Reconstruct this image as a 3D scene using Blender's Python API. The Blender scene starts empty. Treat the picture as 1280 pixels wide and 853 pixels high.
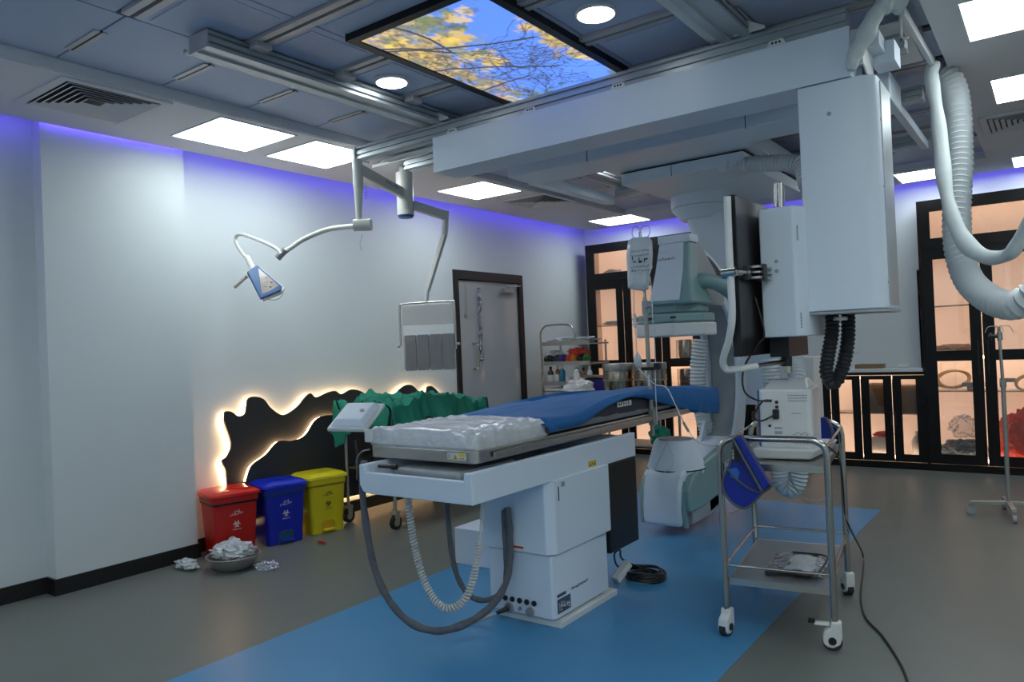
import bpy, bmesh, math, random
import numpy as np
from mathutils import Vector, Matrix, noise
PI=math.pi
sc=bpy.context.scene
COL=sc.collection
# ---------------------------------------------------------------- camera
cam_d=bpy.data.cameras.new('camera'); cam=bpy.data.objects.new('camera',cam_d); COL.objects.link(cam)
cam_d.sensor_width=36; cam_d.lens=26.1788; cam_d.clip_start=.05
cam.matrix_world=Matrix.Translation((0,0,1.4)) @ Matrix([(0.805431,0.039489,0.591372),(0.591155,0.018209,-0.806352),(-0.042611,0.999054,-0.008678)]).to_4x4()
sc.camera=cam
# ---------------------------------------------------------------- world, exposure
w=bpy.data.worlds.new('world'); sc.world=w; w.use_nodes=True
w.node_tree.nodes['Background'].inputs[0].default_value=(.02,.025,.03,1)
w.node_tree.nodes['Background'].inputs[1].default_value=.5
sc.view_settings.view_transform='Standard'; sc.view_settings.look='None'; sc.view_settings.gamma=1
sc.view_settings.exposure=0.42
PANEL_E=8.0       # ceiling light panels
DOWN_E=9.0
COVE_E=4.6       # blue cove strip
HALO_E=13.0       # warm strips behind the wall panels
CAB_E=7.0         # warm strips in the cabinets, including added hidden ones
# ---------------------------------------------------------------- materials
def N(nt,t,**k):
    n=nt.nodes.new(t)
    for a,b in k.items(): setattr(n,a,b)
    return n
def mat(name,col,rough=.5,metal=0.,var=.06,scale=6.,bump=0.,bscale=80.,coat=0.,spec=.5,stretch=None,alpha=1.,trans=0.):
    m=bpy.data.materials.new(name); m.use_nodes=True; nt=m.node_tree; b=nt.nodes['Principled BSDF']
    tc=N(nt,'ShaderNodeTexCoord'); no=N(nt,'ShaderNodeTexNoise'); no.inputs['Scale'].default_value=scale; no.inputs['Detail'].default_value=4
    src=tc.outputs['Object']
    if stretch:
        mp=N(nt,'ShaderNodeMapping'); mp.inputs['Scale'].default_value=stretch; nt.links.new(src,mp.inputs[0]); src=mp.outputs[0]
    nt.links.new(src,no.inputs['Vector'])
    mx=N(nt,'ShaderNodeMix',data_type='RGBA'); nt.links.new(no.outputs['Fac'],mx.inputs['Factor'])
    mx.inputs['A'].default_value=tuple(max(0,c*(1-var)) for c in col)+(1,)
    mx.inputs['B'].default_value=tuple(min(1,c*(1+var)) for c in col)+(1,)
    nt.links.new(mx.outputs['Result'],b.inputs['Base Color'])
    b.inputs['Roughness'].default_value=rough; b.inputs['Metallic'].default_value=metal
    b.inputs['Specular IOR Level'].default_value=spec; b.inputs['Coat Weight'].default_value=coat
    b.inputs['Alpha'].default_value=alpha; b.inputs['Transmission Weight'].default_value=trans
    if bump>0:
        n2=N(nt,'ShaderNodeTexNoise'); n2.inputs['Scale'].default_value=bscale; n2.inputs['Detail'].default_value=5
        nt.links.new(src,n2.inputs['Vector'])
        bp=N(nt,'ShaderNodeBump'); bp.inputs['Strength'].default_value=bump; bp.inputs['Distance'].default_value=.01
        nt.links.new(n2.outputs['Fac'],bp.inputs['Height']); nt.links.new(bp.outputs[0],b.inputs['Normal'])
    return m
def emat(name,col,e):
    m=bpy.data.materials.new(name); m.use_nodes=True; nt=m.node_tree; b=nt.nodes['Principled BSDF']
    b.inputs['Base Color'].default_value=(.8,.8,.8,1); b.inputs['Emission Color'].default_value=col+(1,); b.inputs['Emission Strength'].default_value=e
    return m
def glassmat(name,tint,refl=.12,rough=.03,bump=0):
    m=bpy.data.materials.new(name); m.use_nodes=True; nt=m.node_tree; nt.nodes.remove(nt.nodes['Principled BSDF'])
    out=nt.nodes['Material Output']; tr=N(nt,'ShaderNodeBsdfTransparent'); tr.inputs[0].default_value=tint+(1,)
    gl=N(nt,'ShaderNodeBsdfGlossy'); gl.inputs['Roughness'].default_value=rough; gl.inputs[0].default_value=(.9,.95,1,1)
    fr=N(nt,'ShaderNodeFresnel'); fr.inputs[0].default_value=1.45
    mt=N(nt,'ShaderNodeMath',operation='MULTIPLY_ADD'); mt.inputs[1].default_value=1.; mt.inputs[2].default_value=refl-.04
    nt.links.new(fr.outputs[0],mt.inputs[0])
    mx=N(nt,'ShaderNodeMixShader'); nt.links.new(mt.outputs[0],mx.inputs[0]); nt.links.new(tr.outputs[0],mx.inputs[1]); nt.links.new(gl.outputs[0],mx.inputs[2])
    if bump:
        tc=N(nt,'ShaderNodeTexCoord'); n2=N(nt,'ShaderNodeTexNoise'); n2.inputs['Scale'].default_value=22; n2.inputs['Detail'].default_value=4
        nt.links.new(tc.outputs['Object'],n2.inputs['Vector']); bp=N(nt,'ShaderNodeBump'); bp.inputs['Strength'].default_value=bump; bp.inputs['Distance'].default_value=.03
        nt.links.new(n2.outputs['Fac'],bp.inputs['Height']); nt.links.new(bp.outputs[0],gl.inputs['Normal'])
    nt.links.new(mx.outputs[0],out.inputs[0]); return m
M=dict(
 wall=mat('wall_paint',(.65,.695,.71),.55,var=.02,scale=1.5,bump=.03,bscale=150),
 ceil=mat('ceiling_paint',(.68,.69,.72),.6,var=.03,scale=1.2),
 panel=mat('ceiling_metal_panel',(.44,.51,.68),.45,var=.05,scale=1.5,spec=.4),
 track=mat('ceiling_track',(.50,.48,.50),.4,var=.05,metal=.3),
 dark=mat('dark_slot',(.012,.012,.015),.6),
 floor=mat('grey_vinyl',(.150,.160,.145),.38,var=.1,scale=2.5,bump=.02,bscale=300),
 blue_floor=mat('blue_vinyl',(.060,.265,.50),.36,var=.08,scale=2.5,bump=.02,bscale=300),
 black=mat('black_skirting',(.008,.008,.009),.4),
 bframe=mat('black_gloss_frame',(.006,.0055,.006),.30,var=.2,spec=.3),
 art=mat('charcoal_board',(.020,.022,.024),.6,var=.1,scale=3),
 white=mat('white_powder_coat',(.67,.755,.845),.38,var=.03,scale=3,bump=.03,bscale=250),
 white2=mat('white_plastic',(.68,.70,.70),.35,var=.03),
 cream=mat('cream_enamel',(.66,.66,.60),.33,var=.04),
 greyp=mat('grey_plastic',(.33,.36,.38),.45,var=.05),
 mint=mat('mint_plastic',(.22,.36,.37),.35,var=.04),
 steel=mat('brushed_steel',(.55,.54,.51),.28,metal=1,var=.12,scale=14,stretch=(1,30,30)),
 steel2=mat('matte_steel',(.42,.41,.385),.45,metal=.75,var=.1,scale=20),
 chrome=mat('chrome_tube',(.50,.485,.455),.2,metal=1,var=.1,scale=20),
 alu=mat('anodised_rail',(.46,.50,.52),.35,metal=.6,var=.08),
 blk=mat('black_plastic',(.012,.012,.013),.42,var=.2),
 blackhose=mat('black_hose',(.020,.023,.026),.45),
 hosew=mat('white_corrugated_hose',(.62,.66,.68),.45,var=.05),
 sleeve=mat('white_fabric_sleeve',(.60,.66,.66),.6,var=.08,scale=14,bump=.3,bscale=22),
 braid=mat('grey_braided_sleeve',(.10,.105,.12),.7,var=.45,scale=38,bump=.4,bscale=90),
 cordw=mat('white_coil_cord',(.60,.59,.55),.45),
 red=mat('red_plastic',(.50,.010,.006),.3,var=.08), blue=mat('blue_plastic',(.006,.018,.40),.3,var=.08), yellow=mat('yellow_plastic',(.70,.58,.010),.35,var=.06),
 redl=mat('red_lid',(.60,.012,.006),.18), bluel=mat('blue_lid',(.006,.026,.52),.2), yellowl=mat('yellow_lid',(.78,.66,.012),.25),
 bagliner=mat('dark_liner',(.012,.016,.012),.4), blueliner=mat('teal_liner',(.012,.07,.16),.4), yelliner=mat('orange_rim',(.55,.34,.01),.4),
 ink=mat('dark_print',(.03,.025,.02),.5), inkw=mat('white_print',(.75,.72,.72),.5),
 green=mat('green_surgical_cloth',(.004,.20,.125),.75,var=.3,scale=7,bump=.5,bscale=30),
 drape=mat('blue_surgical_drape',(.004,.125,.37),.65,var=.12,scale=9,bump=.25,bscale=40),
 pvc=mat('clear_wrapped_mattress',(.60,.63,.66),.26,var=.14,scale=14,bump=1.0,bscale=24,coat=.4),
 greyfab=mat('grey_mattress',(.19,.20,.22),.6,var=.1),
 navy=mat('navy_cushion',(.022,.024,.042),.45,var=.4,scale=12),
 screen=mat('black_screen_shell',(.007,.007,.008),.3),
 plastic=mat('crumpled_plastic',(.62,.66,.68),.12,var=.15,scale=20,bump=.8,bscale=30,coat=.5,alpha=.8),
 film2=mat('wrinkled_film',(.75,.76,.76),.12,var=.1,bump=.9,bscale=26,coat=.8,alpha=.07),
 film=glassmat('clear_film',(.93,.94,.95),.16,.08,.9),
 glass=glassmat('clear_glass',(.93,.91,.90),.06,.02),
 doorgl=mat('frosted_door_glass',(.42,.44,.46),.16,var=.04,coat=.3,spec=.6),
 wall_int=mat('cabinet_interior',(.72,.60,.52),.5,var=.04), e_back=emat('backlit_cabinet_panel',(1.0,.58,.36),.36),
 shelf=mat('glass_shelf',(.50,.48,.45),.2,var=.04),
 blabel=mat('blue_rubber',(.03,.11,.30),.4), lens=mat('lamp_lens',(.42,.36,.32),.2,var=.25,scale=60,coat=.5),
 visor=mat('royal_blue_fabric',(.004,.018,.26),.42,var=.25,scale=6), visor2=mat('light_blue_patch',(.02,.14,.50),.4), piping=mat('grey_piping',(.085,.09,.095),.6),
 card=mat('cardboard',(.22,.14,.07),.7), paper=mat('white_paper',(.70,.70,.68),.6), lbl=mat('blue_grey_label',(.05,.09,.14),.5),
 ylbl=mat('yellow_label',(.65,.52,.03),.5), rlbl=mat('red_label',(.5,.05,.02),.5), rubber=mat('dark_tyre',(.02,.02,.022),.6),
 tan=mat('tan_wheel',(.38,.33,.24),.5), leaf=mat('plant_leaf',(.05,.2,.05),.5), bottle_b=mat('blue_liquid',(.02,.18,.28),.15), bottle_o=mat('amber_bottle',(.25,.09,.01),.2), bottle_k=mat('dark_bottle',(.015,.012,.012),.2),
 gpack=mat('green_pack',(.02,.2,.04),.5), purple=mat('purple_pack',(.03,.02,.22),.5), orange=mat('orange_pack',(.55,.2,.02),.5), crimson=mat('crimson_bag',(.55,.05,.03),.3,var=.3,scale=20,bump=.6,bscale=30),
 bgpack=mat('blue_grey_pack',(.10,.15,.19),.3,var=.5,scale=25), wire=mat('tan_tubing',(.50,.36,.20),.3), drum=mat('polished_drum',(.38,.34,.28),.2,metal=1,var=.2,scale=12,stretch=(20,20,1)),
 bagw=mat('saline_bag',(.60,.66,.68),.25,var=.06,coat=.5), mattebag=mat('white_plastic_bag',(.75,.74,.73),.25,var=.08,bump=.6,bscale=25),
 dark_groove=mat('dark_brown_groove',(.028,.022,.019),.5,var=.3),
 e_panel=emat('light_panel',(.88,.98,1.0),PANEL_E), e_down=emat('downlight',(.92,.98,1.0),DOWN_E),
 e_cove=emat('blue_led',(.13,.08,1.0),COVE_E), e_halo=emat('warm_led',(1.0,.60,.28),HALO_E), e_cab=emat('cabinet_led',(1.0,.66,.44),CAB_E),
)
# ---------------------------------------------------------------- mesh helpers
ORG={}
def tag(o,label=None,cat=None,group=None,kind=None):
    if label: o['label']=label
    if cat: o['category']=cat
    if group: o['group']=group
    if kind: o['kind']=kind
    return o
def thing(name,label,cat,loc=(0,0,0),rz=0,group=None,local=False):
    o=bpy.data.objects.new(name,None); COL.objects.link(o); o.empty_display_size=.1
    o.location=loc; o.rotation_euler=(0,0,rz); ORG[o.as_pointer()]=Vector((0,0,0)) if local else Vector(loc)
    return tag(o,label,cat,group)
class MB:
    def __init__(s): s.v=[]; s.f=[]
    def add(s,vs,fs,mt=None):
        n=len(s.v); s.v+=[Vector(p) if mt is None else mt@Vector(p) for p in vs]; s.f+=[tuple(i+n for i in f) for f in fs]; return s
    def box(s,a,b,mt=None):
        x0,y0,z0=[min(p,q) for p,q in zip(a,b)]; x1,y1,z1=[max(p,q) for p,q in zip(a,b)]
        return s.add([(x0,y0,z0),(x1,y0,z0),(x1,y1,z0),(x0,y1,z0),(x0,y0,z1),(x1,y0,z1),(x1,y1,z1),(x0,y1,z1)],
          [(0,3,2,1),(4,5,6,7),(0,1,5,4),(1,2,6,5),(2,3,7,6),(3,0,4,7)],mt)
    def cbox(s,c,sz,mt=None):
        return s.box([c[i]-sz[i]/2 for i in range(3)],[c[i]+sz[i]/2 for i in range(3)],mt)
    def bar(s,p,q,w,h):   # rectangular bar between two points
        p=Vector(p);q=Vector(q);d=(q-p);L=d.length;d.normalize()
        a=d.cross(Vector((0,0,1)))
        if a.length<.01: a=Vector((1,0,0))
        a.normalize(); b=a.cross(d)
        vs=[]
        for c in (p,q):
            for i,j in ((-1,-1),(1,-1),(1,1),(-1,1)): vs.append(c+a*i*w/2+b*j*h/2)
        return s.add(vs,[(0,1,2,3),(4,7,6,5),(0,4,5,1),(1,5,6,2),(2,6,7,3),(3,7,4,0)])
    def prism(s,pts,ax,lo,hi):   # 2D outline extruded along axis 0/1/2
        n=len(pts)
        def P(a,b,c):
            return (c,a,b) if ax==0 else ((a,c,b) if ax==1 else (a,b,c))
        vs=[P(a,b,lo) for a,b in pts]+[P(a,b,hi) for a,b in pts]
        fs=[tuple(range(n))[::-1],tuple(range(n,2*n))]+[(i,(i+1)%n,n+(i+1)%n,n+i) for i in range(n)]
        return s.add(vs,fs)
    def lathe(s,prof,c=(0,0,0),seg=24,d=(0,0,1),sx=1,sy=1):   # prof: (r,h)
        d=Vector(d).normalized(); q=Vector((0,0,1)).rotation_difference(d).to_matrix().to_4x4(); mt=Matrix.Translation(c)@q
        vs=[];fs=[]
        for r,h in prof:
            for k in range(seg): t=2*PI*k/seg; vs.append((r*math.cos(t)*sx,r*math.sin(t)*sy,h))
        m=len(prof)
        for i in range(m-1):
            for k in range(seg): fs.append((i*seg+k,i*seg+(k+1)%seg,(i+1)*seg+(k+1)%seg,(i+1)*seg+k))
        fs.append(tuple(range(seg))[::-1]); fs.append(tuple(range((m-1)*seg,m*seg)))
        return s.add(vs,fs,mt)
    def cyl(s,p,q,r,r2=None,seg=20):
        p=Vector(p);q=Vector(q); return s.lathe([(r,0),(r if r2 is None else r2,(q-p).length)],p,seg,q-p)
    def ball(s,c,r,seg=16,sz=1):
        prof=[(max(.0005,r*math.sin(PI*i/8)),-r*math.cos(PI*i/8)*sz) for i in range(9)]
        return s.lathe(prof,c,seg)
    def tube(s,pts,r,seg=10,closed=False,rf=None,flat=1.):
        pts=[Vector(p) for p in pts]; n=len(pts); vs=[];fs=[]; up=Vector((0,0,1)); pa=None
        for i,p in enumerate(pts):
            if closed: t=pts[(i+1)%n]-pts[i-1]
            else: t=pts[min(i+1,n-1)]-pts[max(i-1,0)]
            t.normalize()
            if pa is None:
                a=t.cross(up)
                if a.length<.1: a=t.cross(Vector((1,0,0)))
            else: a=pa-t*pa.dot(t)
            a.normalize(); pa=a; b=t.cross(a); rr=r*(rf(i/(n-1)) if rf else 1)
            for k in range(seg): u=2*PI*k/seg; vs.append(p+a*math.cos(u)*rr+b*math.sin(u)*rr*flat)
        m=n if closed else n-1
        for i in range(m):
            for k in range(seg): fs.append((i*seg+k,i*seg+(k+1)%seg,((i+1)%n)*seg+(k+1)%seg,((i+1)%n)*seg+k))
        if not closed: fs.append(tuple(range(seg))[::-1]); fs.append(tuple(range((n-1)*seg,n*seg)))
        return s.add(vs,fs)
    def build(s,name,m,parent=None,smooth=False,bevel=0,seg=2,label=None,sub=0,solid=0):
        off=ORG.get(parent.as_pointer(),Vector((0,0,0))) if parent else Vector((0,0,0))
        me=bpy.data.meshes.new(name); me.from_pydata([v-off for v in s.v],[],s.f); me.validate()
        bm=bmesh.new(); bm.from_mesh(me); bmesh.ops.recalc_face_normals(bm,faces=bm.faces); bm.to_mesh(me); bm.free()
        o=bpy.data.objects.new(name,me); COL.objects.link(o); o.parent=parent; ORG[o.as_pointer()]=off
        me.materials.append(M[m] if isinstance(m,str) else m)
        if smooth or bevel:
            for p in me.polygons: p.use_smooth=True
        if bevel:
            b=o.modifiers.new('bevel','BEVEL'); b.width=bevel; b.segments=seg; b.limit_method='ANGLE'; b.angle_limit=R(35); b.harden_normals=True
        elif smooth:
            try: me.set_sharp_from_angle(angle=R(42))
            except Exception: pass
        if solid:
            q=o.modifiers.new('solid','SOLIDIFY'); q.thickness=solid; q.offset=0
        if sub:
            q=o.modifiers.new('sub','SUBSURF'); q.levels=sub; q.render_levels=sub
        if label: o['label']=label
        return o
def R(d): return d*PI/180
def dup(root,loc=None,rz=None,label=None,group=None):
    def cp(o,par):
        c=o.copy(); COL.objects.link(c); c.parent=par; ORG[c.as_pointer()]=ORG.get(o.as_pointer(),Vector())
        for ch in [x for x in KIDS.get(o.name,[])]: cp(ch,c)
        return c
    KIDS={}
    for x in COL.objects:
        if x.parent: KIDS.setdefault(x.parent.name,[]).append(x)
    r=cp(root,None)
    if loc is not None: r.location=loc
    if rz is not None: r.rotation_euler=(0,0,rz)
    if label: r['label']=label
    if group: r['group']=group
    return r
def one(name,mb,m,label,cat,loc=None,group=None,**k):   # a thing that is a single mesh; origin at its base
    if loc is None:
        xs=[v.x for v in mb.v]; ys=[v.y for v in mb.v]; zs=[v.z for v in mb.v]; loc=((min(xs)+max(xs))/2,(min(ys)+max(ys))/2,min(zs))
    L=Vector(loc); mb.v=[v-L for v in mb.v]
    o=mb.build(name,m,None,**k); o.location=L; ORG[o.as_pointer()]=L
    return tag(o,label,cat,group)
def spline(pts,n=8):
    P=[Vector(p) for p in pts]; P=[P[0]*2-P[1]]+P+[P[-1]*2-P[-2]]; out=[]
    for i in range(1,len(P)-2):
        for k in range(n):
            t=k/n; a,b,c,d=P[i-1:i+3]
            out.append(.5*((2*b)+(c-a)*t+(2*a-5*b+4*c-d)*t*t+(3*b-a-3*c+d)*t**3))
    out.append(P[-2]); return out
def resample(pts,step):
    out=[pts[0]]; acc=0
    for a,b in zip(pts,pts[1:]):
        L=(b-a).length; t=step-acc
        while t<=L: out.append(a+(b-a)*(t/L)); t+=step
        acc=(acc+L)%step
    return out
def corrugated(pts,r,pitch=.016,seg=18,amp=.09):
    P=resample(spline(pts,16),pitch/4); mb=MB()
    P2=P; n=len(P2)
    mb.tube(P2,r,seg,rf=lambda t:1+amp*math.sin(2*PI*(t*(n-1))/4.))
    return mb
def wob(p,s,f=1.,o=0): return noise.noise(Vector(p)*f+Vector((o,o*1.7,o*.3)))*s
def crumple(c,sz,seed=0,amp=.35,f=2.2):
    bm=bmesh.new(); bmesh.ops.create_icosphere(bm,subdivisions=4,radius=1)
    mb=MB(); vs=[]
    for v in bm.verts:
        p=v.co.copy(); n=1+amp*(noise.noise(p*f+Vector((seed,0,0)))+.5*abs(noise.noise(p*f*2.7+Vector((seed,5,0)))))+amp*.35*noise.noise(p*f*6)
        q=p*n; vs.append((c[0]+q.x*sz[0],c[1]+q.y*sz[1],max(c[2]+q.z*sz[2],c[2]-sz[2]*.9)))
    mb.add(vs,[tuple(v.index for v in f_.verts) for f_ in bm.faces]); bm.free(); return mb
def grid(fn,nu,nv):
    mb=MB(); vs=[fn(i/nu,j/nv) for i in range(nu+1) for j in range(nv+1)]
    mb.add(vs,[(i*(nv+1)+j,(i+1)*(nv+1)+j,(i+1)*(nv+1)+j+1,i*(nv+1)+j+1) for i in range(nu) for j in range(nv)]); return mb
def marks(o,u,v,n,w,h,seed=1,th=.0012):   # a line of small print strokes, o origin, u along, v up
    rnd=random.Random(seed); mb=MB(); o=Vector(o);u=Vector(u).normalized();v=Vector(v).normalized();nn=u.cross(v); x=0
    cw=w/n
    for i in range(n):
        for k in range(rnd.choice((2,2,3))):
            a=o+u*(i*cw+cw*.1+rnd.random()*cw*.25)+v*(rnd.random()*h*.5); 
            if rnd.random()<.5: L,H=cw*.6,h*.16
            else: L,H=cw*.16,h*(.4+.4*rnd.random())
            mb.add([a,a+u*L,a+u*L+v*H,a+v*H,a+nn*th,a+u*L+nn*th,a+u*L+v*H+nn*th,a+v*H+nn*th],[(0,1,2,3),(4,5,6,7),(0,1,5,4),(1,2,6,5),(2,3,7,6),(3,0,4,7)])
    return mb
def rr(w,h,r,n=4):   # rounded rectangle outline centred at 0
    out=[]
    for cx,cy,a0 in ((w/2-r,h/2-r,0),(-w/2+r,h/2-r,90),(-w/2+r,-h/2+r,180),(w/2-r,-h/2+r,270)):
        for k in range(n+1): t=R(a0+90*k/n); out.append((cx+r*math.cos(t),cy+r*math.sin(t)))
    return out
def struct(name,mb,m,parent=None,**k):
    o=mb.build(name,m,parent,**k)
    if parent is None: o['kind']='structure'
    return o
# ================================================================ SETTING
XW=-5.12; XP=-5.0; YB=8.72
fl=struct('floor',MB().box((-5.3,-2.6,-.1),(2.7,8.9,0)),'floor')
MB().box((-3.21,-2.0,-.002),(-1.18,6.40,.0015)).build('blue_inlay','blue_floor',fl,label='blue vinyl strip set into the grey floor')
# ceiling: lowered ring, raised middle with metal panels, roof above the cove
ce=struct('ceiling',MB().box((-5.3,-2.6,3.1),(2.7,8.9,3.2)),'ceil')
ZC=2.9; XA=-4.05; XB=-.45; YA=-1.5; YZ=7.85
rg=MB(); rg.box((-4.96,-2.5,ZC),(XA,8.56,ZC+.06)); rg.box((XB,-2.5,ZC),(2.5,8.56,ZC+.06)); rg.box((XA,YZ,ZC),(XB,8.56,ZC+.06)); rg.box((XA,-2.5,ZC),(XB,YA,ZC+.06))
rg.build('ceiling_ring','ceil',ce)
MB().box((XA-.02,YA,2.985),(XB+.02,YZ,3.0)).build('panel_backing','dark',ce)
MB().box((XA,YA,2.905),(XA+.012,YZ,2.985)).build('edge_fascia','ceil',ce)
ys=[-1.5,-.45,.60,1.70,2.25,2.79,3.33,3.87,4.41,4.95,5.49,6.03,6.57,7.11,YZ]
xs=[XA+.015,-3.32,-2.78,-1.88,-1.2,XB]
for i in range(len(xs)-1):
    for j in range(len(ys)-1):
        y0,y1=ys[j],ys[j+1]; g=.004; t=.045 if y0>=1.69 else 0
        t1=.045 if (y1>=1.69 and y1<7.5) else 0
        if i==0: t=t1=0
        MB().box((xs[i]+g,y0+g+t,2.962),(xs[i+1]-g,y1-g-t1,2.986)).build('ceiling_panel','panel',ce,bevel=.003,seg=1)
        if i>0 and y0>=1.69:   # shallow raised field on each panel
            MB().box((xs[i]+.05,y0+.09,2.959),(xs[i+1]-.05,y1-.09,2.963)).build('panel_field','panel',ce)
for y in ys[3:-1]:
    tr=MB()
    for a,b in ((-3.28,-1.2),(-1.2,-.5)):
        tr.box((a+.01,y-.046,2.944),(b-.01,y-.011,2.984)); tr.box((a+.01,y+.011,2.944),(b-.01,y+.046,2.984))
    tr.box((-3.86,y-.03,2.955),(-3.55,y-.006,2.964)); tr.box((-3.86,y+.006,2.955),(-3.55,y+.03,2.964))
    tr.build('slotted_track','track',ce)
    MB().box((-3.86,y-.006,2.956),(-3.55,y+.006,2.9635)).build('track_slot','dark',ce)
# walls
wl=MB(); wl.box((-5.3,-2.6,0),(XW,2.0,3.1)); wl.box((-5.3,2.0,0),(XP,2.93,3.1)); wl.box((-5.3,2.93,0),(XW,5.97,3.1)); wl.box((-5.3,5.97,2.25),(XW,7.22,3.1)); wl.box((-5.3,7.22,0),(XW,8.9,3.1)); wl.box((-5.3,5.97,0),(-5.25,7.22,2.25))
struct('wall_left',wl,'wall')
struct('wall_back',MB().box((-5.12,YB,0),(2.7,8.9,3.1)),'wall')
struct('wall_right',MB().box((2.5,-2.6,0),(2.7,YB,3.1)),'wall')
struct('wall_front',MB().box((-5.12,-2.6,0),(2.5,-2.5,3.1)),'wall')
bb=MB(); e=.014
for a,b,x in ((-2.5,2.0-.014,XW),(2.93+.014,5.97,XW),(7.22,YB,XW)): bb.box((x,a,0),(x+e,b,.1))
bb.box((XP,2.0-e,0),(XP+e,2.93+e,.1)); bb.box((XW,2.0-e,0),(XP,2.0,.1)); bb.box((XW,2.93,0),(XP,2.93+e,.1))
struct('baseboard_left',bb,'black')
# blue LED line along the outer edge of the lowered ceiling
lv=MB(); lv.box((-4.972,-2.4,ZC+.012),(-4.961,1.98,ZC+.045)); lv.box((-4.972,2.95,ZC+.012),(-4.961,8.55,ZC+.045)); lv.box((-4.95,8.561,ZC+.012),(2.4,8.572,ZC+.045)); lv.box((-4.972,2.02,ZC+.012),(-4.961,2.91,ZC+.045))
struct('trim_1',lv,'e_cove')
# ---------------- door on the left wall
do=bpy.data.objects.new('door_1',None); COL.objects.link(do); do.location=(XW,6.6,0); do['kind']='structure'; ORG[do.as_pointer()]=Vector((XW,6.6,0))
y0,y1,zt=5.97,7.22,2.25
fr=MB(); fr.box((XW-.12,y0,0),(XW+.02,y0+.075,zt)); fr.box((XW-.12,y1-.075,0),(XW+.02,y1,zt)); fr.box((XW-.12,y0+.075,zt-.10),(XW+.02,y1-.075,zt)); fr.build('door_frame','black',do,bevel=.004)
MB().box((XW-.05,y0+.08,.01),(XW-.01,y1-.08,zt-.105)).build('door_leaf','doorgl',do,bevel=.003)
h=MB(); h.tube(spline([(XW-.01,6.27,1.18),(XW+.05,6.27,1.19),(XW+.06,6.27,1.24),(XW+.06,6.27,1.40),(XW+.05,6.27,1.45),(XW-.01,6.27,1.46)],5),.012,10); h.build('pull_handle','chrome',do,smooth=True)
f=MB(); f.tube([(XW+.01,6.17,2.10),(XW+.01,6.17,1.75)],.011,8); f.cbox((XW+.005,6.17,1.76),(.02,.05,.03)); f.build('flush_bolt','steel2',do,smooth=True)
fs=grid(lambda i,j:(XW+.004+abs(wob((i*3,j*12,0),.02,1,3)),6.36+.07*i+wob((j*7,0,0),.03,1,5),1.27+.80*j),6,50).build('glint_film','film',do,smooth=True,solid=.001)  # clear film added to catch light, standing in for a bright squiggle on the door
cl=MB(); cl.box((XW-.01,6.83,2.03),(XW+.04,7.02,2.08)); cl.bar((XW+.03,6.9,2.09),(XW+.03,7.15,2.12),.02,.012); cl.bar((XW+.03,6.86,2.1),(XW+.03,7.1,2.13),.02,.012); cl.build('door_closer','steel2',do,bevel=.003)
# ================================================================ CEILING FIXTURES
def light_panel(x0,x1,y0,y1,lab,grp='square ceiling light panels'):
    t=thing('ceiling_light',lab,'ceiling light',((x0+x1)/2,(y0+y1)/2,ZC-.012),group=grp)
    f=MB(); b=.012
    f.box((x0-b,y0-b,ZC-.006),(x1+b,y0,ZC+.001)); f.box((x0-b,y1,ZC-.006),(x1+b,y1+b,ZC+.001)); f.box((x0-b,y0,ZC-.006),(x0,y1,ZC+.001)); f.box((x1,y0,ZC-.006),(x1+b,y1,ZC+.001)); f.build('frame','white2',t)
    MB().box((x0,y0,ZC-.004),(x1,y1,ZC+.001)).build('diffuser','e_panel',t)
for a in ((-4.67,-4.11,2.67,3.22,'square light panel right of the ceiling grille, nearest one over the left wall'),
  (-4.67,-4.11,3.40,3.95,'square light panel over the left wall beside the surgical lamp column'),
  (-4.64,-4.09,5.25,5.83,'square light panel beyond the white crossbeam, above the hanging shield arm'),
  (-4.55,-3.98,7.88,8.40,'square light panel in the far left corner of the ceiling'),
  (-1.21,-.62,7.93,8.45,'square light panel at the far end behind the white fabric sleeve'),
  (-.31,.28,4.02,4.58,'square light panel in the top right corner, largest of the right row'),
  (-.27,.32,5.40,5.98,'square light panel second in the right row, next to the right grille'),
  (-.27,.32,8.0,8.5,'square light panel at the far right edge above the tall cabinet'),
  (-4.67,-4.11,-.1,.5,'unseen square light panel added to the left row, behind the camera line'),  # added out of frame to brighten the pilaster
  (-.25,.34,1.5,2.1,'square light panel in the right row, above and beside the camera'),
  (-.25,.34,-.6,0.,'square light panel in the right row, behind the camera'),
  (-2.9,-2.3,-2.2,-1.6,'square light panel of the near row behind the camera, left one'),
  (-1.5,-.9,-2.2,-1.6,'square light panel of the near row behind the camera, middle one'),
  (1.4,2.0,2.6,3.2,'square light panel right of the camera over the side aisle'),
  (.1,.7,-2.2,-1.6,'square light panel of the near row behind the camera, right one'),
  (1.4,2.0,1.1,1.7,'square light panel right of the camera, second in the aisle row'),
  (1.4,2.0,-.2,.4,'square light panel behind and right of the camera')): light_panel(*a)
for x,y,l in ((-3.02,3.06,'round downlight between the left rail and the sky picture'),(-1.69,3.08,'round downlight right of the sky picture'),(-3.02,5.85,'round downlight glimpsed above the far slotted rail behind the crossbeam')):
    t=thing('downlight',l,'downlight',(x,y,2.95),group='round downlights')
    MB().lathe([(.092,-.012),(.098,-.006),(.098,.012),(.09,.012)],(x,y,2.955),32).build('rim','white2',t,smooth=True)
    MB().lathe([(.086,-.016),(.086,-.013)],(x,y,2.957),32).build('diffuser','e_down',t)
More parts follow.
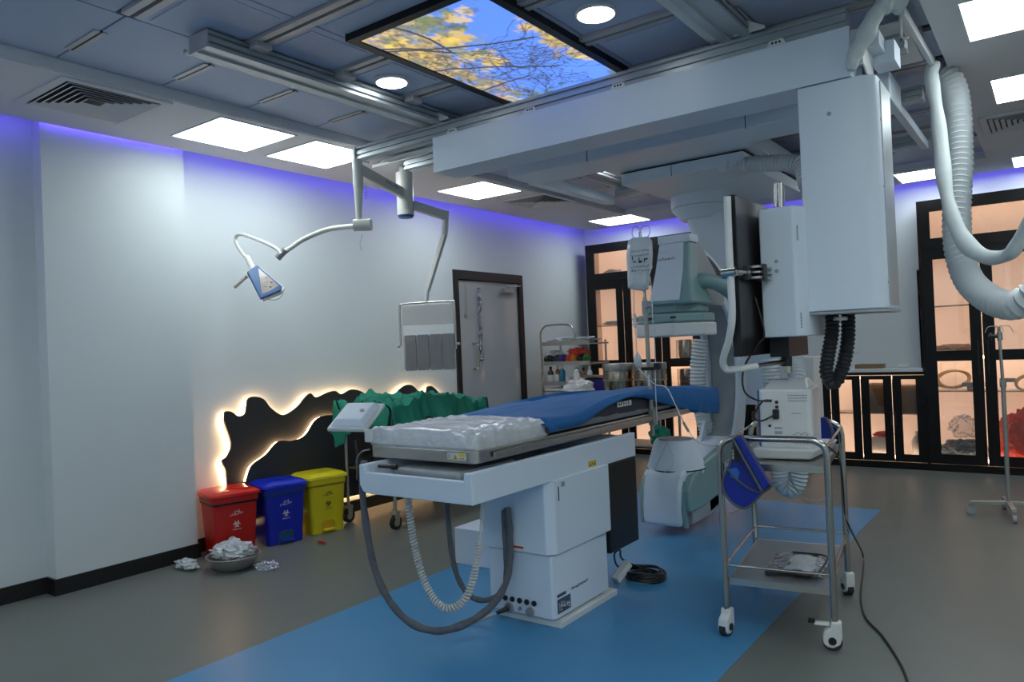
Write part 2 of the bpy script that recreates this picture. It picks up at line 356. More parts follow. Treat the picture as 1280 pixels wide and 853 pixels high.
def vent(cx,cy,s,lab):
    t=thing('ceiling_grille',lab,'air grille',(cx,cy,ZC-.03),group='square ceiling air grilles'); z=ZC
    def ring(h,wd,z0,z1,mb):
        mb.box((cx-h,cy-h,z0),(cx+h,cy-h+wd,z1)); mb.box((cx-h,cy+h-wd,z0),(cx+h,cy+h,z1)); mb.box((cx-h,cy-h+wd,z0),(cx-h+wd,cy+h-wd,z1)); mb.box((cx+h-wd,cy-h+wd,z0),(cx+h,cy+h-wd,z1))
    f=MB(); ring(s/2,.045,z-.012,z+.001,f); f.build('frame','ceil',t,bevel=.003)
    MB().box((cx-s/2+.02,cy-s/2+.02,z-.002),(cx+s/2-.02,cy+s/2-.02,z+.0005)).build('dark_throat','dark',t)
    for k in range(6):   # square louvres, each ring tilted
        h=s/2-.055-k*.035
        if h<.02: break
        l=MB(); a=h; b=h-.022; z0=z-.016; z1=z-.004
        o=[(-a,-a),(a,-a),(a,a),(-a,a)]; i2=[(-b,-b),(b,-b),(b,b),(-b,b)]
        vs=[(cx+p,cy+q,z0) for p,q in o]+[(cx+p,cy+q,z1) for p,q in i2]+[(cx+p,cy+q,z0+.003) for p,q in o]+[(cx+p,cy+q,z1+.003) for p,q in i2]
        l.add(vs,[(j,(j+1)%4,4+(j+1)%4,4+j) for j in range(4)]+[(8+j,12+j,12+(j+1)%4,8+(j+1)%4) for j in range(4)]+[(j,8+j,8+(j+1)%4,(j+1)%4) for j in range(4)]+[(4+j,4+(j+1)%4,12+(j+1)%4,12+j) for j in range(4)]); l.build('louvre','ceil',t)
vent(-4.37,2.04,.60,'square ceiling grille near the left wall, closest to the camera')
vent(-4.28,6.38,.60,'square ceiling grille beyond the crossbeam on the left side')
vent(-.10,6.60,.60,'square ceiling grille at the right edge between two light panels')
# sky picture: backlit print drawn as flat colour on a grid
def sky_print(nx,ny):
    rs=np.random.RandomState(5); u,v=np.meshgrid(np.linspace(0,1,nx),np.linspace(0,1,ny))   # u across x, v along y (near->far)
    img=np.zeros((ny,nx,3)); t=(v*.6+u*.2)
    for c,(a,b) in enumerate(((.085,.13),(.20,.30),(.72,.86))): img[...,c]=a+(b-a)*t
    hz=np.clip(1-((u-.05)**2*4+(v-1.02)**2*16),0,1); img+=hz[...,None]*np.array([.35,.4,.25])
    X=u*nx; Y=v*ny
    def blob(cx,cy,r,col,a):
        d=np.hypot((u-cx)*.84/1.6,(v-cy))/r
        n=.35*np.sin(u*41+cx*90+2*np.sin(v*37))*np.sin(v*53+cy*70+2*np.sin(u*29))+.25*np.sin(u*97+3*np.sin(v*61+cx*40))*np.sin(v*140+cy*50)
        m=np.clip((1-d+n)*2.5,0,1)*a; img[:]=img*(1-m[...,None])+np.array(col)*m[...,None]
    def leafset(cx,cy,sx,sy,n,r,cols,a):
        for k in range(n):
            blob(cx+rs.randn()*sx,cy+rs.randn()*sy,r*(.5+rs.rand()),cols[rs.randint(len(cols))],a*(.5+.5*rs.rand()))
    yel=[(.62,.42,.08),(.5,.32,.10),(.72,.50,.12),(.34,.24,.14),(.20,.24,.14)]; grn=[(.10,.16,.05),(.2,.26,.06),(.06,.10,.07)]
    leafset(.10,.20,.13,.12,120,.030,yel,.75); leafset(.08,.52,.09,.13,95,.026,yel,.75); leafset(.45,.04,.2,.035,45,.03,yel,.75)
    leafset(.42,.38,.06,.04,18,.03,yel,.85); leafset(.42,.20,.07,.05,20,.035,yel,.8); leafset(.5,.06,.2,.05,30,.025,grn,.7)
    leafset(.97,.48,.05,.09,60,.022,yel,.85); leafset(.99,.34,.04,.08,30,.022,yel,.7); leafset(.2,.8,.12,.05,50,.016,grn,.8); leafset(.97,.86,.06,.05,40,.014,grn,.8); leafset(.3,.9,.10,.03,30,.014,yel,.5)
    drk=[(.10,.09,.08),(.16,.12,.08),(.08,.12,.10),(.22,.20,.18)]
    leafset(.14,.24,.14,.13,260,.011,drk,.65); leafset(.10,.55,.09,.12,170,.011,drk,.6); leafset(.45,.05,.2,.04,90,.010,drk,.6); leafset(.97,.44,.04,.09,50,.009,drk,.5); leafset(.2,.84,.12,.06,110,.010,drk,.6)
    def line(x0,y0,x1,y1,wd,col=(.05,.05,.06)):
        L=max(2,int(max(abs(x1-x0)*nx,abs(y1-y0)*ny)*1.5))
        for s in range(L):
            x=x0+(x1-x0)*s/L; y=y0+(y1-y0)*s/L; i=int(x*nx); j=int(y*ny); q=int(max(0,wd))
            for a in range(-q,q+1):
                for b in range(-q,q+1):
                    if 0<=i+a<nx and 0<=j+b<ny: img[j+b,i+a]=img[j+b,i+a]*.25+np.array(col)*.75
    def branch(x,y,an,L,d,wd):
        if d==0: return
        for s in range(4):
            x2=x+math.cos(an)*L/4/.84*1.0; y2=y+math.sin(an)*L/4/1.6; line(x,y,x2,y2,wd); x,y=x2,y2; an+=rs.randn()*.22
            if s and rs.rand()<.75: branch(x,y,an+rs.choice((-1,1))*(.4+.5*rs.rand()),L*.6,d-1,wd*.6)
        branch(x,y,an+rs.randn()*.3,L*.7,d-1,wd*.7)
    for a in ((-.02,.12,.5,.4,4,1.2),(.2,-.02,1.5,.35,4,.8),(-.02,.48,.2,.3,4,.8),(-.02,.35,.3,.45,4,1.6),(-.02,.62,-.1,.4,4,1.3),(0,.1,.6,.5,4,1.6),(.3,0,1.3,.45,4,1.2),(1.02,.2,2.9,.35,3,.8),(1.02,.55,3.3,.3,3,.8),(1.02,.9,3.4,.3,3,.8),(.0,.88,-.2,.3,4,.8),(.1,.98,-1.2,.25,3,.8)): branch(*a)
    return np.clip(img,0,1)
px0,px1,py0,py1=-2.70,-1.95,2.52,4.10
sp=thing('sky_picture','backlit ceiling picture of blue sky and yellow leafed branches in black frame','picture',((px0+px1)/2,(py0+py1)/2,2.93))
f=MB(); b=.045; f.box((px0-b,py0-b,2.925),(px1+b,py0,2.962)); f.box((px0-b,py1,2.925),(px1+b,py1+b,2.962)); f.box((px0-b,py0,2.925),(px0,py1,2.962)); f.box((px1,py0,2.925),(px1+b,py1,2.962)); f.build('frame','bframe',sp)
nx,ny=150,300; img=sky_print(nx,ny)
g=grid(lambda a,c:(px0+(px1-px0)*a,py0+(py1-py0)*c,2.935),nx-1,ny-1)
mp=bpy.data.materials.new('backlit_print'); mp.use_nodes=True; nt=mp.node_tree; bs=nt.nodes['Principled BSDF']; at=N(nt,'ShaderNodeAttribute',attribute_name='print'); nt.links.new(at.outputs['Color'],bs.inputs['Base Color']); nt.links.new(at.outputs['Color'],bs.inputs['Emission Color']); bs.inputs['Emission Strength'].default_value=1.0; bs.inputs['Roughness'].default_value=.4
po=g.build('print',mp,sp); ca=po.data.color_attributes.new('print','FLOAT_COLOR','POINT')
arr=np.ones((nx*ny,4)); arr[:,:3]=img.transpose(1,0,2).reshape(-1,3)   # vertex order: i (u) outer, j (v) inner
ca.data.foreach_set('color',arr.astype(np.float32).ravel())
# ceiling rails (run away from the camera)
def profile_bar(ax,a,b,c,z0,z1,wd,parent,name='rail_profile'):
    # grooved aluminium extrusion, ax=1 runs along y at x=c, ax=0 runs along x at y=c
    pr_=[(-.5,0),(-.5,.18),(-.38,.2),(-.38,.34),(-.5,.36),(-.5,.62),(-.36,.64),(-.36,.8),(-.5,.82),(-.5,1),(.5,1),(.5,.82),(.36,.8),(.36,.64),(.5,.62),(.5,.36),(.38,.34),(.38,.2),(.5,.18),(.5,0),(.2,0),(.16,.14),(-.16,.14),(-.2,0)]
    mb=MB()
    if ax==1: mb.prism([(c+p*wd,z0+q*(z1-z0)) for p,q in pr_],1,a,b)
    else: mb.prism([(c+p*wd,z0+q*(z1-z0)) for p,q in pr_],0,a,b)
    return mb.build(name,'alu',parent)
for x,ya,yb,l in ((-3.22,1.99,6.9,'long grooved aluminium ceiling rail left of the sky picture'),(-1.22,.6,6.9,'long grooved aluminium ceiling rail right of the sky picture, running over the camera')):
    t=thing('ceiling_rail',l,'ceiling rail',(x,(ya+yb)/2,2.87),group='pair of long ceiling rails')
    profile_bar(1,ya,yb,x,2.868,2.946,.15,t)
    MB().box((x-.13,ya,2.885),(x-.078,yb,2.892)).box((x-.135,ya,2.885),(x-.13,yb,2.91)).build('lower_lip','white2',t)
    for y in ys[3:-1]:
        if y>ya: MB().box((x+.08,y-.045,2.915),(x+.15,y+.045,2.947)).build('rail_bracket','track',t,bevel=.006)
    e_=MB().box((x-.078,ya-.006,2.865),(x+.078,ya+.001,2.948)); e_.build('end_cap','track',t,bevel=.002)
# ================================================================ FRONT CROSSBEAM WITH HANGING COLUMN
cb=thing('ceiling_crossbeam','long white crossbeam with tall white box column hanging at its right end','crossbeam',(-1.9,3.72,2.55))
c=MB(); c.box((-3.21,3.60,2.55),(-.70,3.612,2.775)); c.box((-3.21,3.612,2.55),(-.70,3.85,2.562)); c.box((-.712,3.612,2.562),(-.70,3.85,2.75)); c.box((-3.21,3.612,2.562),(-3.198,3.85,2.75)); c.box((-3.19,3.84,2.562),(-.72,3.85,2.72)); c.build('beam_cover','white',cb,bevel=.002)
profile_bar(0,-3.97,-.72,3.69,2.785,2.872,.11,cb)
profile_bar(0,-3.95,-.55,4.15,2.785,2.872,.11,cb)
MB().box((-3.99,3.62,2.775),(-3.97,3.76,2.87)).box((-3.80,3.74,2.76),(-3.2,3.80,2.775)).build('rail_end_plate','white2',cb)
for x in (-3.04,-2.44,-1.86,-1.02):
    t_=MB(); t_.prism([(x-.045,2.772),(x+.045,2.772),(x+.032,2.80),(x-.032,2.80)],1,3.598,3.606); o=t_.build('clip_tab','white2',cb)
    d=MB(); [d.cyl((x+q,3.597,2.787),(x+q,3.599,2.787),.006,seg=8) for q in (-.017,0,.017)]; d.build('screw','dark',o)
for x in (-3.22,-1.22):
    b_=MB(); b_.prism([(x+.0,2.873),(x+.0,2.935),(x+.05,2.94),(x+.15,2.885),(x+.15,2.873)],1,3.60,3.612); b_.build('hanger_plate','white2',cb)
# end brackets at the right
b_=MB(); b_.prism([(3.64,2.60),(3.64,2.77),(3.69,2.79),(3.86,2.70),(3.86,2.60),(3.80,2.555)],0,-.66,-.652); b_.box((-.70,3.62,2.60),(-.652,3.64,2.76)); b_.build('end_bracket','white2',cb,bevel=.002)
b_=MB(); b_.box((-.66,3.86,2.66),(-.56,4.02,2.76)); b_.box((-.66,3.72,2.70),(-.60,3.86,2.77)); b_.build('cable_entry_box','white',cb,bevel=.003)
b_=MB(); b_.box((-.655,3.74,2.765),(-.605,3.84,2.785)); b_.build('circuit_strip','gpack',cb)
co=MB(); co.prism([(-.935,3.60),(-.665,3.60),(-.615,3.635),(-.605,3.66),(-.605,3.95),(-.935,3.95)],2,1.505,2.545); co.build('column','white',cb,bevel=.006)
MB().prism([(-.94,3.595),(-.663,3.595),(-.61,3.632),(-.60,3.66),(-.60,3.955),(-.94,3.955)],2,1.49,1.503).build('column_base_plate','greyp',cb)
MB().box((-.6045,3.70,1.52),(-.600,3.93,2.53)).build('side_strip','alu',cb)
o=MB(); o.cyl((-.80,3.599,2.40),(-.80,3.597,2.40),.010,seg=12); [o.cyl((-.6,3.68,z),(-.603,3.68,z),.006,seg=8) for z in (1.62,2.05,2.35)]; o.build('cover_screw','greyp',cb)
# black hoses looping below the column: one U
pts=[(-0.867,3.780,1.521),(-0.872,3.780,1.410),(-0.895,3.780,1.295),(-0.906,3.780,1.215),(-0.889,3.790,1.164),(-0.860,3.810,1.186),(-0.832,3.830,1.273),(-0.815,3.840,1.380),(-0.809,3.840,1.518)]
corrugated(pts,.031,.020,amp=.11).build('black_corrugated_hose','blackhose',cb,smooth=True)
MB().lathe([(.035,0),(.036,.004),(.036,.014),(.035,.018)],(-.836,3.78,1.462),18).build('hose_clamp','steel',cb,smooth=True)
# ================================================================ DISPLAY MONITOR ON POLE
mo=thing('display_monitor','large black flat screen seen edge-on, hung beside the tall white column','monitor',(-1.14,3.85,1.30))
sm=MB(); sm.box((-1.175,3.27,1.315),(-1.135,4.08,2.04)); sm.build('screen','screen',mo,bevel=.004)
MB().prism([(3.62,1.30),(3.95,1.30),(3.95,1.40),(3.62,1.40)],0,-1.12,-1.03).build('lower_bracket','blk',mo)
bx=MB(); bx.prism([(-1.11,3.50),(-1.02,3.50),(-.955,3.50),(-.925,3.56),(-.925,3.95),(-1.11,3.95)],2,1.395,1.995); bx.build('rear_box','white',mo,bevel=.008)
v=MB()
for k in range(9): v.cbox((-.944,3.521,1.90-k*.008),(.012,.002,.003))
for k in range(9): v.cbox((-.944,3.521,1.50-k*.008),(.012,.002,.003))
v.build('vent_slots','dark',mo)['kind']='stuff'
[MB().cyl((-1.035,3.499,z),(-1.035,3.496,z),.009,seg=12).build('cover_plug','greyp',mo) for z in (1.745,1.70)]
v=MB(); v.cyl((-1.058,3.700,2.014),(-1.056,3.700,2.142),.014); v.cyl((-1.085,3.700,2.018),(-1.079,3.700,2.146),.009); v.build('upper_pole','chrome',mo,smooth=True)
v=MB(); v.cyl((-1.067,3.700,1.400),(-1.063,3.700,1.221),.020); v.build('lower_pole','steel',mo,smooth=True)
v=MB(); v.cyl((-1.061,3.700,1.276),(-1.139,3.450,1.265),.011); v.build('handle_rod','chrome',mo,smooth=True)
v=MB(); v.cyl((-1.063,3.690,1.334),(-1.067,3.690,1.253),.026); v.build('rod_clamp','blk',mo,smooth=True)
hp=spline([(-1.152,3.220,2.024),(-1.154,3.220,1.833),(-1.153,3.220,1.621),(-1.155,3.220,1.488),(-1.185,3.250,1.393),(-1.234,3.300,1.303),(-1.235,3.330,1.261),(-1.205,3.350,1.256),(-1.131,3.450,1.265)],8)
MB().tube(hp,.016,12).build('bumper_handle','white2',mo,smooth=True)
v=MB(); v.cyl((-1.190,3.220,1.688),(-1.128,3.220,1.690),.024); v.build('joint_collar','chrome',mo,smooth=True)
v=MB(); v.cyl((-1.128,3.220,1.686),(-1.102,3.300,1.688),.013); v.build('joint_shaft','chrome',mo,smooth=True)
v=MB(); v.cbox((-1.106,3.300,1.689),(.022,.05,.062)); v.build('clamp_pad','blk',mo,bevel=.002)
v=MB(); q=Vector((-1.083,3.360,1.690)); v.cbox(q+Vector((0,.06,.024)),(.055,.20,.012)); v.cbox(q+Vector((0,.06,0)),(.055,.20,.010)); v.cbox(q+Vector((0,.06,-.024)),(.055,.20,.012)); v.build('clamp_rail','steel',mo,bevel=.002)
MB().cbox(q+Vector((.03,.02,0)),(.006,.05,.075)).build('clamp_plate','blk',mo)
MB().tube(spline([(-1.121,3.440,1.583),(-1.093,3.440,1.460),(-1.089,3.440,1.397),(-1.103,3.400,1.369),(-1.181,3.420,1.260),(-1.186,3.420,1.156),(-1.142,3.450,1.109),(-1.107,3.560,1.093)],8),.0045,8).build('signal_cable','blk',mo,smooth=True)
MB().box((-.93,3.72,1.70),(-.905,3.80,1.93)).build('column_joint','blk',mo,bevel=.003)
# ================================================================ C-ARM X-RAY MACHINE
ca_=thing('x_ray_c_arm','ceiling-hung white and mint x-ray C-arm at the far end of the blue-draped table','x-ray machine',(-2.33,5.3,0))
c=MB(); c.box((-3.36,4.62,2.70),(-.70,4.99,2.86)); c.build('carriage_beam','white',ca_,bevel=.01)
c=MB(); c.box((-2.80,4.99,2.74),(-1.66,6.9,2.86)); c.box((-.77,4.99,2.74),(-.72,6.3,2.80)); c.build('carriage_deck','white',ca_,bevel=.006)
MB().box((-3.44,4.99,2.72),(-3.34,6.3,2.80)).build('carriage_end_cover','white',ca_,bevel=.006)
for y in (5.12,6.35): profile_bar(0,-3.34,-.60,y,2.785,2.868,.1,ca_)
MB().box((-2.66,4.621,2.70),(-2.655,4.618,2.86)).box((-1.52,4.621,2.70),(-1.515,4.618,2.86)).build('panel_seam','dark',ca_)
pl=MB(); pl.box((-2.72,5.25,2.635),(-1.75,6.75,2.725)); pl.build('hub_plate','white',ca_,bevel=.006)
MB().box((-2.30,5.248,2.64),(-2.296,5.252,2.72)).box((-2.73,5.26,2.726),(-1.74,6.7,2.732)).build('hub_plate_seam','dark',ca_)
c=MB(); c.lathe([(.25,.13),(.275,.12),(.275,0),(.265,-.015),(.20,-.09),(.19,-.10)],(-2.43,6.2,2.535),40); c.build('hub','white',ca_,smooth=True)
MB().lathe([(.277,0),(.277,.004)],(-2.43,6.2,2.533),40).build('hub_seam','greyp',ca_,smooth=True)
# stand dropping from the hub behind the arc
def loft(secs,mb,rn=.22):   # secs: (cx,cy,w,d,z)
    for cx,cy,w,d,z in secs: mb.v+=[Vector((cx+p,cy+q,z)) for p,q in rr(w,d,min(w,d)*rn,3)]
    n=16; m=len(secs); base=len(mb.v)-n*m
    for i in range(m-1):
        for k in range(n): mb.f.append((base+i*n+k,base+i*n+(k+1)%n,base+(i+1)*n+(k+1)%n,base+(i+1)*n+k))
    mb.f.append(tuple(base+k for k in range(n))[::-1]); mb.f.append(tuple(base+(m-1)*n+k for k in range(n))); return mb
loft([(-2.38,6.25,.36,.40,2.46),(-2.34,6.35,.36,.42,2.2),(-2.22,6.46,.36,.42,1.95),(-2.10,6.54,.36,.42,1.7),(-2.06,6.58,.36,.40,1.2),(-2.08,6.58,.34,.38,.82)],MB()).build('stand_arm','white',ca_,smooth=True)
MB().box((-1.90,6.35,.70),(-1.62,6.62,1.22)).build('side_box','white2',ca_,bevel=.012)
# the C arc (section: outer shell with two rims and a dark channel inside)
CX,CY,CZ=-2.30,5.28,1.10
def arc(ri,ro,x0,x1,a0,a1,n=48):
    mb=MB()
    for i in range(n+1):
        t=R(a0+(a1-a0)*i/n); cy,sz=math.cos(t),math.sin(t)
        mb.v+=[Vector((x0,CY+ri*cy,CZ+ri*sz)),Vector((x1,CY+ri*cy,CZ+ri*sz)),Vector((x1,CY+ro*cy,CZ+ro*sz)),Vector((x0,CY+ro*cy,CZ+ro*sz))]
    for i in range(n):
        for k in range(4): mb.f.append((4*i+k,4*i+(k+1)%4,4*i+4+(k+1)%4,4*i+4+k))
    mb.f.append((0,1,2,3)); mb.f.append((4*n+3,4*n+2,4*n+1,4*n)); return mb
arc(.90,1.00,CX-.14,CX+.15,-86,84).build('c_arc','white',ca_,bevel=.008)
arc(.80,.90,CX-.14,CX-.115,-80,78).build('arc_rim','white',ca_); arc(.80,.90,CX+.125,CX+.15,-80,78).build('arc_rim','white',ca_)
arc(.875,.965,CX+.150,CX+.153,22,84).build('side_channel','dark_groove',ca_)
arc(.885,.899,CX-.11,CX+.12,-80,80).build('arc_channel','greyp',ca_)
# detector head
dt=MB(); x0,x1=-2.39,-2.10
dt.add([(x0-.03,5.0,1.66),(x1+.03,5.0,1.66),(x1+.05,5.36,1.66),(x0-.03,5.36,1.66),(x0+.02,5.03,1.90),(x1+.0,5.03,1.90),(x1,5.22,1.90),(x0+.02,5.22,1.90),(x0+.05,5.06,2.11),(x1,5.06,2.11),(x1,5.18,2.11),(x0+.05,5.18,2.11)],
 [(0,1,5,4),(1,2,6,5),(2,3,7,6),(3,0,4,7),(4,5,9,8),(5,6,10,9),(6,7,11,10),(7,4,8,11),(0,3,2,1),(8,9,10,11)])
dt.build('detector_housing','mint',ca_,bevel=.02,seg=3)
fp=MB(); fp.add([(x0-.01,4.994,1.69),(x1-.07,4.994,1.69),(x1-.045,5.022,1.90),(x0+.035,5.022,1.90),(x0+.06,5.05,2.105),(x1-.045,5.05,2.105),(x0-.01,5.02,1.69),(x1-.07,5.02,1.69),(x1-.045,5.05,1.90),(x0+.035,5.05,1.90),(x0+.06,5.08,2.105),(x1-.045,5.08,2.105)],
 [(0,1,2,3),(3,2,5,4),(6,9,8,7),(9,10,11,8),(0,3,9,6),(3,4,10,9),(1,7,8,2),(2,8,11,5),(4,5,11,10),(0,6,7,1)]); fp.build('front_cover','white',ca_,bevel=.004)
marks((x0+.06,5.028,1.985),(1,0,.0),(0,.1,1),11,.13,.022,seed=4).build('model_lettering','ink',ca_)
MB().box((x0+.05,5.045,2.105),(x1+.01,5.20,2.165)).build('head_cap','white',ca_,bevel=.006)
MB().prism([(5.12,2.14),(5.32,2.14),(5.62,1.93),(5.80,1.72),(5.78,1.66),(5.2,1.66)],0,x1-.05,x1-.035).build('side_cover','greyp',ca_,bevel=.003)
MB().tube(spline([(x1-.06,5.2,1.82),(x1+.03,5.22,1.83),(x1+.10,5.34,1.80),(x1+.13,5.5,1.74),(x1+.12,5.65,1.68)],6),.055,16).build('flex_duct','mint',ca_,smooth=True)
oc=lambda r,ry:[(CX-.03+r*math.cos(R(22.5+45*k)),5.28+ry*math.sin(R(22.5+45*k))) for k in range(8)]
MB().prism(oc(.29,.29),2,1.53,1.60).build('detector_shroud','mint',ca_,bevel=.02,seg=3)
MB().prism(oc(.25,.25),2,1.60,1.71).build('detector_neck','mint',ca_,bevel=.02,seg=3)
MB().prism(oc(.30,.30),2,1.43,1.528).build('detector_plate','white2',ca_,bevel=.016,seg=3)
o=MB(); o.box((-2.46,5.008,1.555),(-2.38,5.012,1.575)); o.box((-2.25,5.008,1.56),(-2.21,5.012,1.575)); o.build('indicator_window','dark',ca_)
# tube end
c=MB(); c.lathe([(.13,.66),(.142,.663),(.158,.64),(.212,.465),(.216,.452)],(-2.35,5.22,0),40); c.build('collimator','white',ca_,smooth=True)
MB().lathe([(.12,.662),(.12,.668)],(-2.35,5.22,0),40).build('collimator_window','greyp',ca_,smooth=True)
loft([(-2.35,5.22,.425,.425,.452),(-2.36,5.22,.44,.46,.42),(-2.37,5.23,.43,.54,.36),(-2.36,5.24,.36,.56,.28)],MB(),.48).build('tube_shoulder','white',ca_,smooth=True)
MB().lathe([(.215,.443),(.219,.445),(.219,.452),(.215,.454)],(-2.35,5.22,0),40).build('collimator_seam','dark',ca_,smooth=True)
tb=MB(); prof=[(4.93,.07),(4.92,.20),(4.94,.34),(4.99,.44),(5.06,.47),(5.45,.47),(5.62,.50),(5.9,.56),(6.1,.62),(6.1,.36),(5.85,.20),(5.6,.11),(5.4,.075)]
tb.prism(prof,0,-2.50,-2.20); tb.build('tube_housing','white',ca_,bevel=.03,seg=4)
sp_=MB(); sp_.prism([(4.95,.22),(4.96,.34),(5.05,.42),(5.25,.49),(5.6,.55),(6.0,.60),(6.1,.60),(6.1,.42),(5.8,.27),(5.5,.20),(5.2,.17),(4.97,.17)],0,-2.205,-2.14); sp_.build('mint_side_shell','mint',ca_,bevel=.02,seg=3)
sp_=MB(); sp_.prism([(4.96,.06),(4.94,.2),(4.97,.36),(5.0,.40),(5.0,.06)],0,-2.205,-2.17); sp_.build('mint_front_edge','mint',ca_,bevel=.01,seg=3)
MB().prism([(4.935,.08),(4.925,.2),(4.945,.33),(5.0,.42),(5.0,.08)],0,-2.52,-2.49).build('mint_left_edge','mint',ca_,bevel=.006)
MB().prism([(5.02,.18),(5.2,.19),(5.5,.22),(5.8,.29),(6.0,.40),(5.85,.22),(5.6,.13),(5.4,.09),(5.02,.08)],0,-2.204,-2.15).build('dark_underside','greyp',ca_,bevel=.006)
# white hoses of the machine
corrugated([(-2.429,6.000,1.397),(-2.468,6.000,1.161),(-2.475,6.020,0.889),(-2.441,6.050,0.649),(-2.413,6.100,0.474)],.062,.03).build('white_corrugated_hose','hosew',ca_,smooth=True)
corrugated([(-1.88,5.3,2.66),(-1.78,5.3,2.64),(-1.392,5.250,2.566),(-1.318,5.200,2.421),(-1.292,5.200,2.299)],.055,.028).build('white_corrugated_hose','hosew',ca_,smooth=True)
MB().box((-1.95,5.26,2.60),(-1.80,5.5,2.72)).build('hose_socket','white2',ca_,bevel=.01)
corrugated([(-0.931,5.000,2.464),(-0.840,5.000,2.496),(-0.853,5.050,2.385),(-0.914,5.100,2.228),(-1.004,5.200,1.997)],.06,.03).build('white_corrugated_hose','hosew',ca_,smooth=True)
# service hose loop seen under the cart
ho=corrugated([(-1.739,5.600,1.227),(-1.722,5.600,0.810),(-1.710,5.600,0.573),(-1.697,5.600,0.337),(-1.625,5.600,0.272),(-1.569,5.600,0.369),(-1.554,5.600,0.580),(-1.541,5.600,0.755),(-1.576,5.700,1.100),(-1.706,6.000,1.525)],.062,.026); one('corrugated_hose',ho,'hosew','white corrugated hose hanging in a U behind the steel cart','hose',smooth=True)
# sleeve, bracket and hose in the right foreground of the ceiling
lb=thing('cable_bracket','narrow white ladder bracket under the ceiling carrying the fabric sleeve','bracket',(-.5,4.3,2.86))
MB().bar((-.52,3.83,2.87),(-.50,4.73,2.87),.022,.05).build('bracket_bar','white2',lb)
for y in (3.86,4.70): MB().box((-.535,y-.006,2.74),(-.525,y+.006,2.86)).box((-.535,y-.006,2.74),(-.50,y+.006,2.75)).build('bracket_hook','white2',lb)
MB().box((-.66,3.95,2.86),(-.53,4.6,2.868)).build('bracket_plate','white2',lb)
sl=MB(); P=spline([(-0.697,3.590,2.570),(-0.681,3.590,2.630),(-0.642,3.590,2.690),(-0.600,3.590,2.770),(-0.568,3.600,2.813),(-0.530,3.620,2.833),(-0.496,3.660,2.819)],10); sl.tube(P,.044,16,rf=lambda t:(1+.10*math.sin(t*19)+.08*math.sin(t*37))*min(1,.5+t*2.2),flat=.8)
one('cable_sleeve',sl,'sleeve','white fabric cable sleeve rising from the crossbeam end to the bracket','cable sleeve',smooth=True,group='white fabric cable sleeves')
sl=MB(); P=spline([(-0.500,4.720,2.867),(-0.508,4.700,2.797),(-0.488,4.660,2.628),(-0.468,4.600,2.393),(-0.448,4.500,2.160),(-0.410,4.400,1.967),(-0.345,4.300,1.811),(-0.252,4.200,1.731),(-0.165,4.100,1.733),(-0.115,4.050,1.803),(-0.066,4.000,1.908),(-0.001,4.000,2.114),(0.038,4.000,2.384),(0.056,4.000,2.553)],10)
sl.tube(P,.040,16,rf=lambda t:.95+.10*math.sin(t*31)+.06*math.sin(t*71),flat=.7)
one('cable_sleeve',sl,'sleeve','white fabric cable sleeve sagging in a loop at the right edge','cable sleeve',smooth=True,group='white fabric cable sleeves')
ho=corrugated([(-0.515,5.000,2.912),(-0.453,5.000,2.845),(-0.415,4.950,2.681),(-0.408,4.850,2.341),(-0.422,4.750,2.062),(-0.414,4.650,1.833),(-0.366,4.550,1.651),(-0.269,4.400,1.540),(-0.183,4.300,1.500),(-0.108,4.220,1.523),(-0.034,4.200,1.620),(0.024,4.200,1.818),(0.062,4.150,2.130),(0.079,4.100,2.434)],.062,.034,22,.16)
one('corrugated_hose',ho,'hosew','large white corrugated hose sagging at the right edge below the fabric sleeve','hose',smooth=True)
# ================================================================ SURGICAL LAMP
su=thing('surgical_lamp','cream surgical lamp with curved arm and blue-edged head on round ceiling column','surgical lamp',(-4.1,4.25,2.9))
MB().lathe([(.18,0),(.18,-.02),(.09,-.035)][::-1],(-4.1,4.25,2.9),32).box((-4.30,4.10,2.86),(-3.85,4.40,2.885)).build('ceiling_plate','white2',su,bevel=.002)
MB().cyl((-4.1,4.25,2.87),(-4.1,4.25,2.80),.04).build('neck','white2',su,smooth=True)
MB().lathe([(.066,2.81),(.066,2.62),(.064,2.618),(.064,2.616),(.066,2.614),(.066,2.515),(.064,2.513),(.064,2.511),(.066,2.509),(.066,2.475)][::-1],(-4.1,4.25,0),32).build('column','cream',su,smooth=True)
MB().lathe([(.03,2.452),(.055,2.456),(.064,2.474)],(-4.1,4.25,0),32).build('blue_end_cap','blabel',su,smooth=True)
E1=Vector((-3.92,3.60,2.68))
a=MB(); a.bar((-4.09,4.22,2.64),(E1.x,E1.y,2.70),.045,.085); a.build('swing_arm','cream',su,bevel=.012,seg=3)
marks((-4.02,4.10,2.645),(.17,-.6,.05),(0,0,1),10,.2,.022,seed=9).build('arm_lettering','ink',su)
K=Vector((-3.928,3.600,2.303)); a=MB(); a.cyl((E1.x,E1.y,2.76),(E1.x,E1.y,2.56),.036); a.cyl((E1.x,E1.y,2.56),(K.x,K.y,K.z+.1),.034,.022); a.cyl((K.x,K.y,K.z+.1),(K.x,K.y,K.z),.022,.022); a.build('drop_tube','cream',su,smooth=True)
a=MB(); a.cyl(K+Vector((-.02,-.03,-.0)),K+Vector((.08,.04,-.0)),.042); a.build('elbow_drum','cream',su,smooth=True)
ap=spline([K+Vector((-.02,-.03,-.005)),(-4.165,3.520,2.297),(-4.308,3.420,2.236),(-4.370,3.340,2.168),(-4.411,3.280,2.123)],8)
MB().tube(ap,.018,12).build('curved_arm','cream',su,smooth=True)
a=MB(); a.cyl((-4.430,3.280,2.102),(-4.376,3.310,2.161),.024); a.build('arm_joint','greyp',su,smooth=True)
